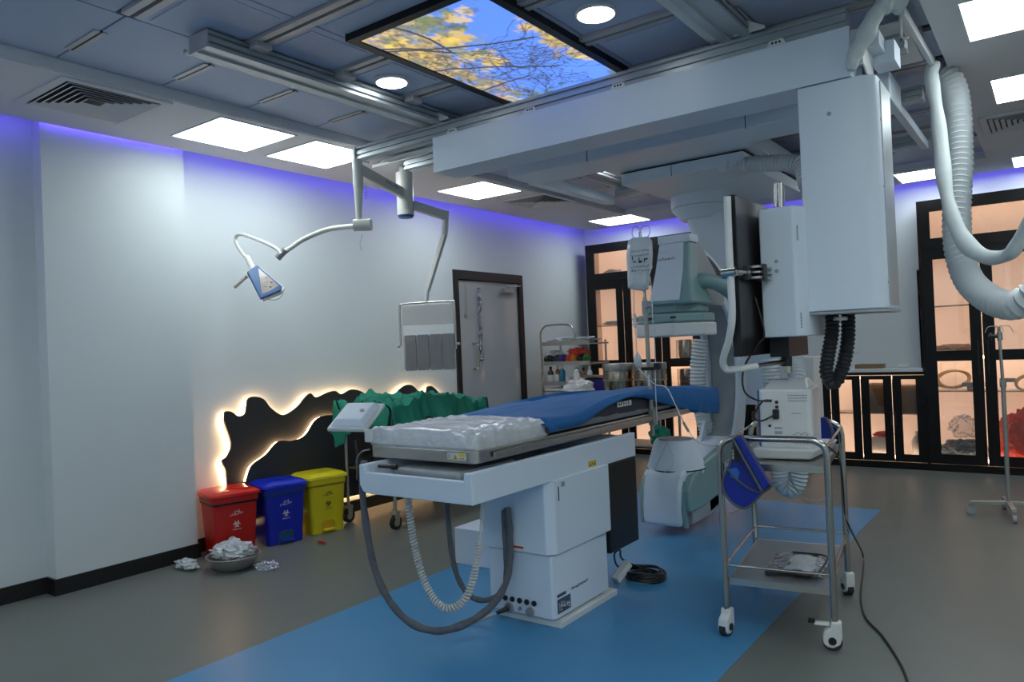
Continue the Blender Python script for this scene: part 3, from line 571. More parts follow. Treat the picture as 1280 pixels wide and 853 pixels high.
MB().tube(spline([(-4.383,3.280,2.125),(-4.444,3.280,2.172),(-4.580,3.280,2.233),(-4.749,3.280,2.294),(-4.857,3.280,2.325),(-4.918,3.280,2.315),(-4.921,3.280,2.268),(-4.865,3.280,2.201),(-4.780,3.280,2.127)],7),.013,10).build('head_yoke','cream',su,smooth=True)
# head: flat trapezoid body seen from below right
hc=Vector((-4.584,3.270,1.956)); 
def HP(px,py): return None
A=[Vector((-4.679,3.200,2.030)),Vector((-4.619,3.240,2.073)),Vector((-4.496,3.360,1.912)),Vector((-4.489,3.340,1.882)),Vector((-4.502,3.180,1.821))]
n_=(A[2]-A[0]).cross(A[4]-A[0]).normalized(); n_=n_ if n_.dot(Vector((0,0,1.4))-hc)<0 else -n_
def slab(P,off,th):
    k=len(P); mb=MB(); mb.add([p+n_*off for p in P]+[p+n_*(off+th) for p in P],[tuple(range(k)),tuple(range(k,2*k))[::-1]]+[(i,(i+1)%k,k+(i+1)%k,k+i) for i in range(k)]); return mb
def shrink(P,s): 
    c=sum(P,Vector())/len(P); return [c+(p-c)*s for p in P]
_t=Vector((.026,.014,.030)); _t-=n_*_t.dot(n_)
slab(A,0,.022).build('head_rim','blabel',su,bevel=.006,seg=3)
slab([p+_t for p in shrink(A,1.0)],.022,.034).build('head_shell','white2',su,bevel=.01,seg=3)
slab(shrink(A,.76),-.003,.004).build('lens_plate','lens',su,bevel=.001)
ls=MB(); c_=sum(A,Vector())/5
for w1,w2 in ((.2,.3),(.5,.2),(.8,.35),(.35,.55),(.65,.6),(.9,.6),(.45,.8),(.75,.85),(.3,.15)):
    p=A[0]*(1-w1)*(1-w2)+A[1]*(1-w1)*w2+A[2]*w1*w2+A[4]*w1*(1-w2); p=c_+(p-c_)*.72; ls.ball(p-n_*.003,.011,10,.4)
ls.build('led_lens','greyp',su,smooth=True)
a=MB(); a.cyl((-4.812,3.180,1.925),(-4.720,3.220,1.995),.014); a.build('sterile_grip','cream',su,smooth=True)
a=MB(); a.cyl((-4.720,3.220,1.995),(-4.703,3.250,2.035),.019); a.build('grip_collar','cream',su,smooth=True)
MB().cyl((-4.789,3.280,2.146),(-4.651,3.240,2.024),.020).build('head_neck','cream',su,smooth=True)
MB().tube(spline([(-4.493,3.350,1.888),(-4.463,3.340,1.863),(-4.457,3.300,1.821),(-4.472,3.250,1.809),(-4.485,3.200,1.820)],6),.004,8).build('bottom_handle','greyp',su,smooth=True)
for p,q,r_ in (((457,232,3.6),(462,248,3.6),1),((453,288,3.6),(457,320,3.6),2)): pass
fm=MB(); fm.tube(spline([(-3.867,3.620,2.600),(-3.863,3.620,2.532),(-3.881,3.620,2.496),(-3.857,3.620,2.486),(-3.862,3.620,2.543)],4),.003,6); fm.tube(spline([(-3.899,3.600,2.237),(-3.927,3.600,2.173),(-3.914,3.600,2.127)],4),.0025,6); fm.build('loose_film_shred','film',su)
# ================================================================ HANGING LEAD SHIELD
sh=thing('lead_shield','plastic-wrapped grey shield panel hanging on a jointed arm near the door','radiation shield',(-4.1,4.3,2.5))
a=MB(); S1=Vector((-4.000,4.620,2.494)); a.bar((-4.05,4.28,2.55),(S1.x,S1.y,2.50),.04,.075); a.build('upper_arm','cream',sh,bevel=.01,seg=3)
marks((-4.025,4.40,2.52),(.05,.35,-.02),(0,0,1),4,.09,.03,seed=2).build('arm_lettering','ink',sh)
S2=Vector((-4.025,4.620,2.359)); S3=Vector((-4.246,4.620,1.910))
a=MB(); a.cyl((S1.x,S1.y,2.54),S2,.024,.028); a.build('arm_elbow','cream',sh,smooth=True)
MB().bar(S2,S3,.035,.045).build('spring_arm','cream',sh,bevel=.008,seg=3)
a=MB(); a.cyl(S3+Vector((0,0,.01)),(-4.261,4.620,1.817),.018); a.build('swivel_post','white2',sh,smooth=True)
o_=Vector((-4.261,4.620,1.810)); ux=Vector((.93,.36,0)).normalized()
def SP(a,z,t=0): return o_+ux*a+Vector((0,0,z))+Vector((ux.y,-ux.x,0))*t
W_=.245; H_=-.56
MB().tube(spline([SP(-W_+.0,-.36),SP(-W_,-.04),SP(-W_+.03,-.005),SP(0,0),SP(W_-.03,-.005),SP(W_,-.04),SP(W_,-.40)],5),.010,10).build('hanger_frame','chrome',sh,smooth=True)
def quadslab(a0,a1,z0,z1,t0,t1,mb): 
    P=[SP(a0,z0,t0),SP(a1,z0,t0),SP(a1,z1,t0),SP(a0,z1,t0),SP(a0,z0,t1),SP(a1,z0,t1),SP(a1,z1,t1),SP(a0,z1,t1)]
    return mb.add(P,[(0,1,2,3),(4,7,6,5),(0,4,5,1),(1,5,6,2),(2,6,7,3),(3,7,4,0)])
m_leadglass=mat('lead_acrylic',(.42,.42,.41),.15,var=.1,coat=.4)
quadslab(-W_+.02,W_-.01,-.56,-.02,-.012,.0,MB()).build('acrylic_plate',m_leadglass,sh,bevel=.003)
m_apron=mat('grey_apron',(.09,.092,.095),.5,var=.4,scale=40,bump=.5,bscale=60,coat=.4)
for k in range(4):
    a0=-W_+.035+k*(2*W_-.04)/4; quadslab(a0+.005,a0+(2*W_-.04)/4-.005,-.57,-.27,.006,.016,MB()).build('apron_strip',m_apron,sh,bevel=.004)
quadslab(-W_+.03,W_-.005,-.28,-.19,.004,.014,MB()).build('white_header','white2',sh,bevel=.004)
def wrap(i,j):
    a=-W_+.0+i*(2*W_+.01); z=-.005-.575*j; return SP(a,z,.024+wob((a*5,z*5,0),.012,3))
grid(wrap,16,18).build('plastic_wrap','film2',sh,smooth=True,solid=.001)
a=MB(); a.cyl(SP(W_+.01,-.36),SP(W_+.035,-.36),.012); a.cyl(SP(-W_-.01,-.36),SP(-W_-.03,-.36),.012); a.build('side_knob','greyp',sh,smooth=True)
# ================================================================ WAVE WALL PANELS
def ribbon(pts,x0,x1,mb,th=.004):
    n=len(pts)
    for (a,b),(c,d) in zip(pts,pts[1:]):
        L=math.hypot(c-a,d-b)+1e-9; nx_,nz_=-(d-b)/L*th,(c-a)/L*th
        mb.add([(x0,a,b),(x1,a,b),(x1,c,d),(x0,c,d),(x0,a+nx_,b+nz_),(x1,a+nx_,b+nz_),(x1,c+nx_,d+nz_),(x0,c+nx_,d+nz_)],[(0,1,2,3),(7,6,5,4),(0,4,5,1),(2,6,7,3),(1,5,6,2),(3,7,4,0)])
def sm(L,n=4): return [(p.y,p.z) for p in spline(L,n)]
L1=[(-5.075,3.222,0.499),(-5.075,3.218,0.571),(-5.075,3.188,0.642),(-5.075,3.229,0.672),(-5.075,3.270,0.745),(-5.075,3.256,0.825),(-5.075,3.221,0.937),(-5.075,3.231,1.008),(-5.075,3.284,1.003),(-5.075,3.341,0.964),(-5.075,3.401,0.983),(-5.075,3.426,1.083),(-5.075,3.484,1.103),(-5.075,3.570,1.077),(-5.075,3.640,0.995),(-5.075,3.751,0.933),(-5.075,3.887,0.986),(-5.075,3.971,1.058),(-5.075,4.030,1.087),(-5.075,4.087,1.049),(-5.075,4.217,1.083),(-5.075,4.296,1.088),(-5.075,4.366,1.055),(-5.075,4.478,1.089),(-5.075,4.608,1.055),(-5.075,4.749,0.960),(-5.075,4.920,0.949),(-5.075,5.106,1.064),(-5.075,5.248,1.073),(-5.075,5.388,0.954),(-5.075,5.429,0.966),(-5.075,5.451,1.036),(-5.075,5.486,1.050),(-5.075,5.545,1.038),(-5.075,5.671,0.940),(-5.075,5.741,0.893)]
L2=[(-5.045,3.357,0.472),(-5.045,3.411,0.580),(-5.045,3.543,0.647),(-5.045,3.658,0.733),(-5.045,3.796,0.722),(-5.045,3.925,0.752),(-5.045,4.054,0.877),(-5.045,4.260,0.884),(-5.045,4.447,0.830),(-5.045,4.830,0.769),(-5.045,5.257,0.801),(-5.045,5.665,0.802)]
a1=sm(L1); y0_=a1[0][0]; out1=[(y0_+.02,.15)]+a1+[(5.93,.80),(5.93,.15)]
a2=sm(L2); out2=[(a2[0][0]-.03,.17)]+a2+[(5.90,.17)]
w1=thing('wall_panel','charcoal wave-cut wall panel with jagged peaks and warm glow behind its edge','wall panel',(-5.1,4.5,.15),group='backlit wave-cut wall panels')
MB().prism(out1,0,-5.082,-5.068).build('board','art',w1)
rb=MB(); ins=[(y+.0,z-.03) for y,z in a1]; ribbon(ins,-5.112,-5.09,rb); ribbon([(y0_+.04,.16),(y0_+.035,a1[0][1])],-5.112,-5.09,rb); ribbon([(y0_+.05,.165),(5.9,.165)],-5.112,-5.09,rb,-.004); rb.build('led_strip','e_halo',w1)
w2=thing('wall_panel','lower charcoal wave-cut wall panel layered in front of the jagged one, behind the bins','wall panel',(-5.05,4.5,.17),group='backlit wave-cut wall panels')
MB().prism(out2,0,-5.036,-5.022).build('board','art',w2)
rb=MB(); ribbon([(y+.004,z-.010) for y,z in a2],-5.064,-5.040,rb,.004); rb.build('led_strip','e_halo',w2)
ws=one('wall_socket',MB().box((-5.021,4.52,.30),(-5.011,4.66,.38)),'greyp','small grey socket plate low on the wave panel beside the yellow bin','wall socket',bevel=.003)
# ================================================================ OPERATING TABLE
tb=thing('operating_table','white and steel operating table on a square white column, draped in blue','operating table',(-2.3,3.4,0))
MB().prism([(-2.44,3.05),(-2.06,3.05),(-2.05,3.07),(-2.05,3.60),(-2.44,3.60),(-2.46,3.58),(-2.46,3.07)],2,.045,.362).build('pedestal_lower','white',tb,bevel=.008)
MB().prism([(-2.46,3.03),(-2.07,3.03),(-2.03,3.07),(-2.03,3.62),(-2.46,3.62),(-2.49,3.59),(-2.49,3.06)],2,.368,.735).build('pedestal_upper','white',tb,bevel=.006)
MB().box((-2.42,3.08,0),(-2.03,3.66,.035)).build('base_foot','white2',tb,bevel=.006)
MB().box((-2.40,3.10,.034),(-2.08,3.58,.05)).box((-2.44,3.07,.36),(-2.07,3.6,.37)).build('base_gap','dark',tb)
MB().box((-2.40,3.63,.23),(-2.045,3.98,.73)).build('black_bellows','screen',tb,bevel=.01)
tr=MB()
tr.box((-2.72,2.50,.735),(-2.06,3.97,.755)); tr.box((-2.075,2.475,.73),(-2.04,3.97,.868)); tr.box((-2.745,2.475,.73),(-2.71,3.97,.868))
fw_=[(-2.745,.868),(-2.745,.77),(-2.725,.74),(-2.70,.73),(-2.08,.73),(-2.04,.73),(-2.04,.868),(-2.085,.868),(-2.09,.832),(-2.70,.832),(-2.71,.868)]
tr.prism(fw_,1,2.45,2.478); tr.box((-2.72,3.94,.735),(-2.06,3.97,.85)); tr.build('tray_cover','white',tb,bevel=.006)
d=MB(); d.box((-2.62,2.55,.80),(-2.2,3.0,.845)); d.build('slide_carriage','greyp',tb,bevel=.02,seg=3)
d=MB(); d.cyl((-2.69,2.53,.85),(-2.60,2.53,.852),.009); d.cyl((-2.6,2.53,.852),(-2.57,2.53,.852),.013); d.build('lock_lever','blk',tb,smooth=True)
st=MB(); st.prism([(p-2.485,q+3.83) for p,q in rr(.69,2.46,.04,4)],2,.878,.935); st.build('steel_top','steel',tb,bevel=.004)
MB().box((-2.128,2.72,.895),(-2.120,4.95,.920)).build('accessory_rail','steel',tb,bevel=.002)
rl=MB(); 
for y in (2.76,3.2,3.7,4.2,4.7): rl.cyl((-2.14,y,.907),(-2.118,y,.907),.006,seg=8)
rl.build('rail_bolt','steel2',tb)
MB().prism([(-2.60,5.04),(-2.23,5.04),(-2.25,5.74),(-2.54,5.74)],2,.90,.93).build('carbon_headrest','greyp',tb,bevel=.006)
# labels
lab=MB().box((-2.305,2.598,.895),(-2.275,2.6,.925)); lo=lab.build('label','paper',tb,label='small white label with a black symbol'); marks((-2.298,2.5975,.899),(1,0,0),(0,0,1),1,.014,.022,seed=3).build('symbol','ink',lo)
lo=MB().box((-2.270,2.598,.893),(-2.195,2.6,.926)).build('label','paper',tb,label='white label with a yellow caution strip'); MB().box((-2.236,2.5965,.912),(-2.197,2.598,.925)).build('yellow_strip','ylbl',lo)
tri=MB(); tri.prism([(-2.266,.896),(-2.241,.896),(-2.2535,.921)],1,2.5962,2.598); tri.build('warning_triangle','ylbl',lo); marks((-2.258,2.596,.898),(1,0,0),(0,0,1),1,.01,.016,seed=5).build('warning_symbol','ink',lo); marks((-2.234,2.5965,.899),(1,0,0),(0,0,1),6,.033,.008,seed=8).build('fine_print','ink',lo)
lo=MB().box((-2.0395,3.42,.745),(-2.038,3.50,.775)).build('label','ylbl',tb,label='small yellow caution label on the white side'); marks((-2.0375,3.425,.750),(0,1,0),(0,0,1),5,.07,.016,seed=8).build('fine_print','ink',lo)
lo=MB().box((-2.30,3.027,.375),(-2.20,3.03,.40)).build('label','paper',tb,label='white and red warning label on the pedestal'); MB().box((-2.27,3.0255,.387),(-2.205,3.027,.398)).build('red_strip','rlbl',lo); MB().prism([(-2.298,.378),(-2.278,.378),(-2.288,.396)],1,3.0255,3.027).build('warning_triangle','rlbl',lo)
lo=MB().box((-2.0485,3.08,.07),(-2.047,3.20,.14)).build('label','lbl',tb,label='blue-grey rating plate at the pedestal foot'); marks((-2.0465,3.09,.08),(0,1,0),(0,0,1),7,.1,.04,seed=11).build('fine_print','inkw',lo)
lo=MB().box((-2.0485,3.08,.15),(-2.047,3.16,.165)).build('label','lbl',tb,label='dark strip label above the rating plate'); marks((-2.0475,3.21,.152),(0,1,0),(0,0,1),14,.17,.018,seed=12).build('lettering','ink',lo)
MB().box((-2.0295,3.13,.695),(-2.022,3.155,.72)).build('small_socket','greyp',tb,bevel=.002)
MB().tube([(-2.027,3.10,.70),(-2.027,3.10,.63)],.0025,6).build('hanging_string','blk',tb)
co=MB()
for k in range(5): co.cyl((-2.345+k*.045,3.046,.115),(-2.345+k*.045,3.04,.115),.014)
co.build('black_socket','blk',tb,smooth=True)
co=MB(); co.cyl((-2.32,3.047,.07),(-2.32,3.03,.07),.024); co.cyl((-2.19,3.047,.07),(-2.19,3.03,.07),.022); co.cyl((-2.255,3.047,.075),(-2.255,3.04,.075),.010); co.build('metal_socket','steel2',tb,smooth=True)
co=MB(); co.cyl((-2.32,3.03,.07),(-2.355,2.975,.055),.014,.010); co.build('cable_plug','blk',tb,smooth=True)
MB().tube(spline([(-2.35,2.98,.055),(-2.40,2.93,.035),(-2.45,2.90,.015),(-2.50,2.87,.010)],6),.009,8).build('grey_cable','greyp',tb,smooth=True)
# sleeved hoses and coil cord
P=spline([(-2.762,2.500,0.874),(-2.781,2.500,0.743),(-2.764,2.500,0.549),(-2.719,2.500,0.360),(-2.629,2.500,0.220),(-2.516,2.520,0.127),(-2.378,2.550,0.102),(-2.266,2.620,0.130),(-2.214,2.750,0.176),(-2.228,2.900,0.245),(-2.273,3.000,0.331),(-2.266,3.000,0.473),(-2.275,3.000,0.593)],10)
MB().tube(P,.0175,12,rf=lambda t:1+.07*math.sin(t*90)+.05*math.sin(t*47)).build('sleeved_hose','braid',tb,smooth=True)
P=spline([(-2.587,2.900,0.625),(-2.584,2.900,0.480),(-2.565,2.900,0.317),(-2.523,2.900,0.208),(-2.447,2.900,0.143),(-2.357,2.930,0.137),(-2.293,2.970,0.196),(-2.295,3.000,0.308),(-2.297,3.000,0.449),(-2.296,3.000,0.579)],10)
MB().tube(P,.014,12,rf=lambda t:1+.07*math.sin(t*80)).build('sleeved_hose','braid',tb,smooth=True)
P=resample(spline([(-2.576,2.600,0.722),(-2.562,2.600,0.588),(-2.529,2.600,0.418),(-2.469,2.600,0.273),(-2.392,2.600,0.203),(-2.330,2.620,0.196),(-2.284,2.660,0.237),(-2.263,2.700,0.326),(-2.244,2.720,0.444),(-2.237,2.720,0.483)],12),.002)
hx=[];a_=None;r0=.014
up=Vector((.7,-.7,.1)).normalized()
for i,p in enumerate(P):
    t=(P[min(i+1,len(P)-1)]-P[max(i-1,0)]).normalized()
    a_=t.cross(up).normalized() if a_ is None else (a_-t*a_.dot(t)).normalized()
    b_=t.cross(a_); u_=2*PI*i/7.5; hx.append(p+a_*math.cos(u_)*r0+b_*math.sin(u_)*r0)
MB().tube(hx,.0058,6).build('coil_cord','cordw',tb,smooth=True)
v=MB(); v.tube([(-2.237,2.720,0.483),(-2.238,2.740,0.572),(-2.232,2.750,0.650)],.005,8); v.cyl((-2.236,2.750,0.589),(-2.226,2.750,0.673),.013); v.build('cord_plug','cordw',tb,smooth=True)
# control console clamped at the near left corner
kc=thing('control_console','tilted pale grey control console clamped to the near left end of the table','control console',(-2.891,2.620,0.918))
q=[Vector((-3.051,2.520,1.007)),Vector((-3.098,2.700,1.118)),Vector((-2.970,2.860,1.109)),Vector((-2.868,2.620,0.997))]
q2=[Vector((-3.003,2.530,0.983)),Vector((-3.040,2.680,1.074)),Vector((-2.964,2.840,1.068)),Vector((-2.868,2.630,0.988))]
nq=(q[1]-q[0]).cross(q[3]-q[0]).normalized(); nq=nq if nq.dot(Vector((0,0,1.4))-q[0])<0 else -nq
MB().add([p for p in q]+[p-nq*.022 for p in q],[(0,1,2,3),(7,6,5,4),(0,4,5,1),(1,5,6,2),(2,6,7,3),(3,7,4,0)]).build('console_face','white2',kc,bevel=.006)
cq=sum(q,Vector())/4; q3=[cq+(p-cq)*.86-nq*.022 for p in q]; q4=[cq+(p-cq)*.66-nq*.055 for p in q]
MB().add(q3+q4,[(0,1,2,3),(7,6,5,4),(0,4,5,1),(1,5,6,2),(2,6,7,3),(3,7,4,0)]).build('console_body','white',kc,bevel=.006)
v=MB(); v.cyl(cq-nq*.05,cq-nq*.05+Vector((.01,.0,-.10)),.012); v.cyl(cq-nq*.058+Vector((.03,.02,0)),cq-nq*.05+Vector((.03,.02,.0)),.012); v.build('swivel_stem','greyp',kc,smooth=True)
v=MB(); v.bar(Vector((-2.920,2.600,0.961)),Vector((-2.904,2.600,0.830)),.02,.02); v.cyl((-2.902,2.600,0.859),(-2.858,2.550,0.769),.016); v.build('clamp_post','blk',kc,bevel=.003)
v=MB(); v.tube(spline([(-2.924,2.600,0.796),(-2.904,2.580,0.862),(-2.843,2.560,0.908),(-2.784,2.560,0.923)],6),.004,6); v.build('thin_cable','steel2',kc)
one('rail_clamp',MB().cbox((-2.830,2.600,0.985),(.035,.03,.065)),'white2','small white clamp block at the near left corner of the mattress','clamp',bevel=.006)
# mattress
mt_=thing('mattress','long mattress on the steel table top, near end wrapped in clear plastic','mattress',(-2.5,3.8,.936))
def pad(x0,x1,y0,y1,z0,z1,amp,nu=44,nv=30,seed=0,per=.18):
    # closed pillow: superellipse cross-section in both directions
    def fn(i,j):
        t=2*PI*j; c,s_=math.cos(t),math.sin(t); e_=.35
        px=abs(c)**e_*(1 if c>=0 else -1); pz=abs(s_)**e_*(1 if s_>=0 else -1)
        ie=min(i,1-i)/.035; k=min(1,ie)**.45 if ie<1 else 1
        p=Vector(((x0+x1)/2+px*(x1-x0)/2*(.93+.07*k),y0+(y1-y0)*i,(z0+z1)/2+pz*(z1-z0)/2*(.25+.75*k)))
        w_=noise.noise(Vector((p.x*9,p.y*9,seed+p.z*4)))*amp+noise.noise(Vector((p.x*26,p.y*22,seed+3)))*amp*.7+abs(noise.noise(Vector((p.x*14+p.y*9,p.y*30,seed+p.z*30))))*amp*.5
        if i<1e-6 or i>1-1e-6: return Vector((p.x,p.y,z0+.3*(z1-z0)))
        return p+Vector((px*w_*.5,0,(w_ if pz>0 else 0)))
    return grid(fn,nu,nv)
pad(-2.83,-2.15,3.1,5.02,.936,.99,.004).build('foam_pad','greyfab',mt_,smooth=True)
pad(-2.845,-2.15,2.605,3.24,.915,1.026,.014,60,80,4).build('wrapped_end','pvc',mt_,smooth=True)
# dark cushion under the drape
cu=MB()
def cf(i,j):
    y=3.62+1.2*i; t=2*PI*j; hgt=.012+.078*max(0,math.sin(PI*min(1,max(0,(y-3.5)/1.9))))
    c,s_=math.cos(t),math.sin(t); return (-2.185+.035*abs(c)**.5*(1 if c>0 else -1),y,.995+max(-.05,hgt*s_))
cu=grid(cf,24,24)
cz=one('dark_cushion',cu,'navy','dark navy cushion standing along the table edge under the blue drape','cushion',smooth=True)
q=Vector((-2.148,4.054,1.028)); lq=MB().box((-2.1475,q.y-.09,q.z-.014),(-2.144,q.y+.09,q.z+.016)).build('cushion_label','paper',cz); marks((-2.1435,q.y-.08,q.z-.012),(0,1,0),(0,0,1),5,.15,.03,seed=6).build('lettering','ink',lq)
# blue drape
EDGE=[(-2.125,3.067,0.969),(-2.125,3.289,0.960),(-2.125,3.484,0.964),(-2.125,3.671,1.007),(-2.125,3.922,1.059),(-2.125,4.097,1.064),(-2.125,4.269,1.045),(-2.130,4.438,1.011),(-2.150,4.828,0.934),(-2.170,5.208,0.869),(-2.190,5.618,0.818)]
def lowz(y):
    E=EDGE
    if y<=E[0][1]: return E[0][2]+.02*(E[0][1]-y)
    for a,b in zip(E,E[1:]):
        if y<=b[1]: t=(y-a[1])/(b[1]-a[1]); return a[2]+(b[2]-a[2])*t
    return E[-1][2]
Y0,Y1=3.17,EDGE[-1][1]+.02
def hump(y): return max(0,math.sin(PI*min(1,max(0,(y-3.5)/1.9))))
def dfn(i,j):
    y=Y0+(Y1-Y0)*i; 
    xl=-2.90+.36*max(0,(i-.3)/.7); xr=-2.128 if y<5 else -2.128-.06*(y-5)
    base=1.018+.075*hump(y); lz=min(lowz(y),base-.012); lz=min(lz,base-.01)
    if i>.97: lz=lowz(y)-.0
    if j<.12: # left fall
        t=j/.12; x=xl-.01+.0*t; z=base-.02-.10*(1-t)
    elif j<.72:
        t=(j-.12)/.6; x=xl+(xr-xl)*t; z=base+.012*math.sin(PI*t)-(.012 if t>.95 else 0)-.05*(1-t)*hump(y)
    else:
        t=(j-.72)/.28; x=xr+.012*math.sin(t*3); z=base-(base-lz)*t
    top=1 if .12<=j<.72 else .35
    z+=wob((x*5,y*2.4,0),.016,1,7)*top+wob((x*22,y*5,0),.006,1,2)*top
    if i<.02: z-=.012
    x+=wob((z*9,y*7,0),.012,1,9)*(0 if j<.72 else (j-.72)/.28)
    if i>.985: z=z-.0; 
    return Vector((x,y+.06*math.sin(j*7)*(1-i)*.4,z))
dr=grid(dfn,110,70)
# far end fall
def efn(i,j):
    p=dfn(1.0,.12+.6*j); lz=EDGE[-1][2]; return Vector((p.x,p.y+.02*i,p.z-(p.z-lz)*i+wob((p.x*20,i*3,0),.01)))
dr2=grid(efn,8,20); dr.add(dr2.v,dr2.f)
one('surgical_drape',dr,'drape','royal blue surgical drape spread over the operating table','drape',smooth=True,solid=.004,group='surgical drapes')
# white equipment box behind the pedestal
one('equipment_box',MB().box((-3.25,3.70,0),(-2.72,4.10,.235)),'white','low white equipment box on the blue floor behind the table column','equipment box',bevel=.006)
# cable coil
cc=MB()
for k in range(6):
    ry=.115-.006*(k%3); cc.tube([(-2.02+ry*math.cos(u)+.01*math.sin(k),3.98+ry*.9*math.sin(u)+.012*math.cos(k*2),.012+k*.009+.004*math.sin(u*3+k)) for u in [2*PI*i/40 for i in range(40)]],.008,8,closed=True)
cc.tube(spline([(-2.13,3.95,.05),(-2.217,4.000,0.050),(-2.241,4.020,0.110),(-2.201,4.020,0.139),(-2.171,4.000,0.090),(-1.99,4.0,.04)],8),.006,8)
one('coiled_cable',cc,'blk','black power cable coiled on the blue floor behind the table column','cable',smooth=True)
one('mains_adapter',MB().bar((-2.13,3.82,.02),(-2.10,3.93,.10),.05,.04),'white2','small white plug adapter lying beside the coiled cable','adapter',bevel=.006)
# ================================================================ PEDAL BINS
def biohaz(mb,o,u,v,r):
    o=Vector(o);u=Vector(u);v=Vector(v);n=u.cross(v)
    def ringarc(c,rad,a0,a1,w):
        k=14; pts=[]
        for i in range(k+1):
            a=R(a0+(a1-a0)*i/k); pts.append(c+u*rad*math.cos(a)+v*rad*math.sin(a))
        mb.tube(pts,w,6)
    for a in (90,210,330):
        c=o+u*math.cos(R(a))*r*.50+v*math.sin(R(a))*r*.50; ringarc(c,r*.44,a+45,a+315,r*.10)
    ringarc(o,r*.42,0,360,r*.05)
def pedal_bin(lid,body,rim,inkm,label,loc,rz):
    t=thing('pedal_bin',label,'bin',(0,0,0),0,'row of pedal bins',local=True)   # front faces +x in local space
    hx,hy,H=.15,.15,.40
    def sec(w,d,z): return [(a,b,z) for a,b in rr(w,d,.03,3)]
    n=16
    b=MB(); S=[(.255,.265,.0),(.262,.272,.10),(.285,.30,H-.04),(.30,.315,H-.035),(.30,.315,H)]
    for w_,d_,z in S: b.v+=[Vector(p) for p in sec(w_,d_,z)]
    for i in range(len(S)-1):
        for k in range(n): b.f.append((i*n+k,i*n+(k+1)%n,(i+1)*n+(k+1)%n,(i+1)*n+k))
    b.f.append(tuple(range(n))[::-1]); b.f.append(tuple(range((len(S)-1)*n,len(S)*n)))
    bo=b.build('body',body,t,smooth=True)
    # pedal recess: two feet and an arch
    MB().prism([(-.055,.0),(.055,.0),(.055,.075),(.04,.095),(-.04,.095),(-.055,.075)],0,.10,.1335).build('pedal_recess',rim if body!='red' else 'bagliner',t,bevel=.004)
    MB().box((.11,-.05,.018),(.165,.05,.032)).build('pedal',body,t,bevel=.005)
    r_=MB(); r_.v+=[Vector(p) for p in sec(.292,.308,H-.05)]+[Vector(p) for p in sec(.296,.312,H-.012)]
    for k in range(n): r_.f.append((k,(k+1)%n,n+(k+1)%n,n+k))
    r_.build('liner_rim',rim,t,smooth=True,solid=.004)
    l=MB(); L=[(.315,.33,H),(.325,.34,H+.006),(.32,.335,H+.022),(.27,.28,H+.040),(.20,.20,H+.046)]
    for w_,d_,z in L: l.v+=[Vector((p[0],p[1],p[2]+.0)) for p in sec(w_,d_,z)]
    for i in range(len(L)-1):
        for k in range(n): l.f.append((i*n+k,i*n+(k+1)%n,(i+1)*n+(k+1)%n,(i+1)*n+k))
    l.f.append(tuple(range(n))[::-1]); l.f.append(tuple(range((len(L)-1)*n,len(L)*n)))
    l.build('lid',lid,t,smooth=True)
    h=MB(); [h.box((-.17,y-.02,H-.01),(-.13,y+.02,H+.03)) for y in (-.08,.08)]; h.build('hinge',lid,t,bevel=.004)
    s=.006; g=MB(); biohaz(g,(.1405,.0,.215),(0,1,.0),(.05,0,1),.026); 
    po=g.build('hazard_symbol',inkm,t)
    marks((.1385,-.03,.175),(0,1,0),(.05,0,1),8,.06,.010,seed=21,th=.002).build('caption',inkm,t)
    marks((.1455,-.045,.268),(0,1,.18),(.05,0,1),8,.09,.016,seed=22,th=.002).build('lettering',inkm,t)
    marks((.1475,-.02,.290),(0,1,0),(.05,0,1),3,.045,.026,seed=23,th=.002).build('emblem',inkm,t)
    t.location=loc; t.rotation_euler=(0,0,rz); t.scale=(1.06,1.06,1.06); return t
pedal_bin('redl','red','bagliner','inkw','red pedal bin with dark liner, nearest of the bins against the left wall',(-4.91,3.13,0),R(-14))
pedal_bin('bluel','blue','blueliner','inkw','dark blue pedal bin standing between the red and yellow bins',(-4.87,3.52,0),R(-14))
pedal_bin('yellowl','yellow','yelliner','ink','bright yellow pedal bin beside the green-draped trolley',(-4.85,3.90,0),R(-12))
# bowl with rubbish, bags on the floor
bw=thing('steel_bowl','shallow grey steel bowl on the floor in front of the red bin','bowl',(-4.52,2.90,0))
MB().lathe([(.10,.0),(.135,.02),(.165,.075),(.172,.088),(.178,.09),(.176,.096),(.166,.092),(.158,.075),(.128,.026),(.01,.01)],(-4.52,2.90,0),32).build('bowl_shell','steel2',bw,smooth=True)
one('crumpled_wrapping',crumple((-4.53,2.91,.115),(.125,.115,.055),3,.5,2.6),'plastic','crumpled clear and white wrappers heaped in the steel bowl','plastic waste',smooth=False)
one('crumpled_wrapping',crumple((-4.80,2.73,.03),(.10,.05,.032),8,.4),'plastic','crumpled white plastic packet on the floor against the black skirting','plastic waste')
one('crumpled_wrapping',crumple((-4.30,3.00,.022),(.075,.06,.024),12,.5),'film','thin clear plastic wrapper lying on the floor right of the bowl','plastic waste')
one('torn_scrap',crumple((-4.50,3.62,.008),(.04,.012,.008),15,.5),'crimson','tiny red scrap on the floor in front of the blue bin','scrap')
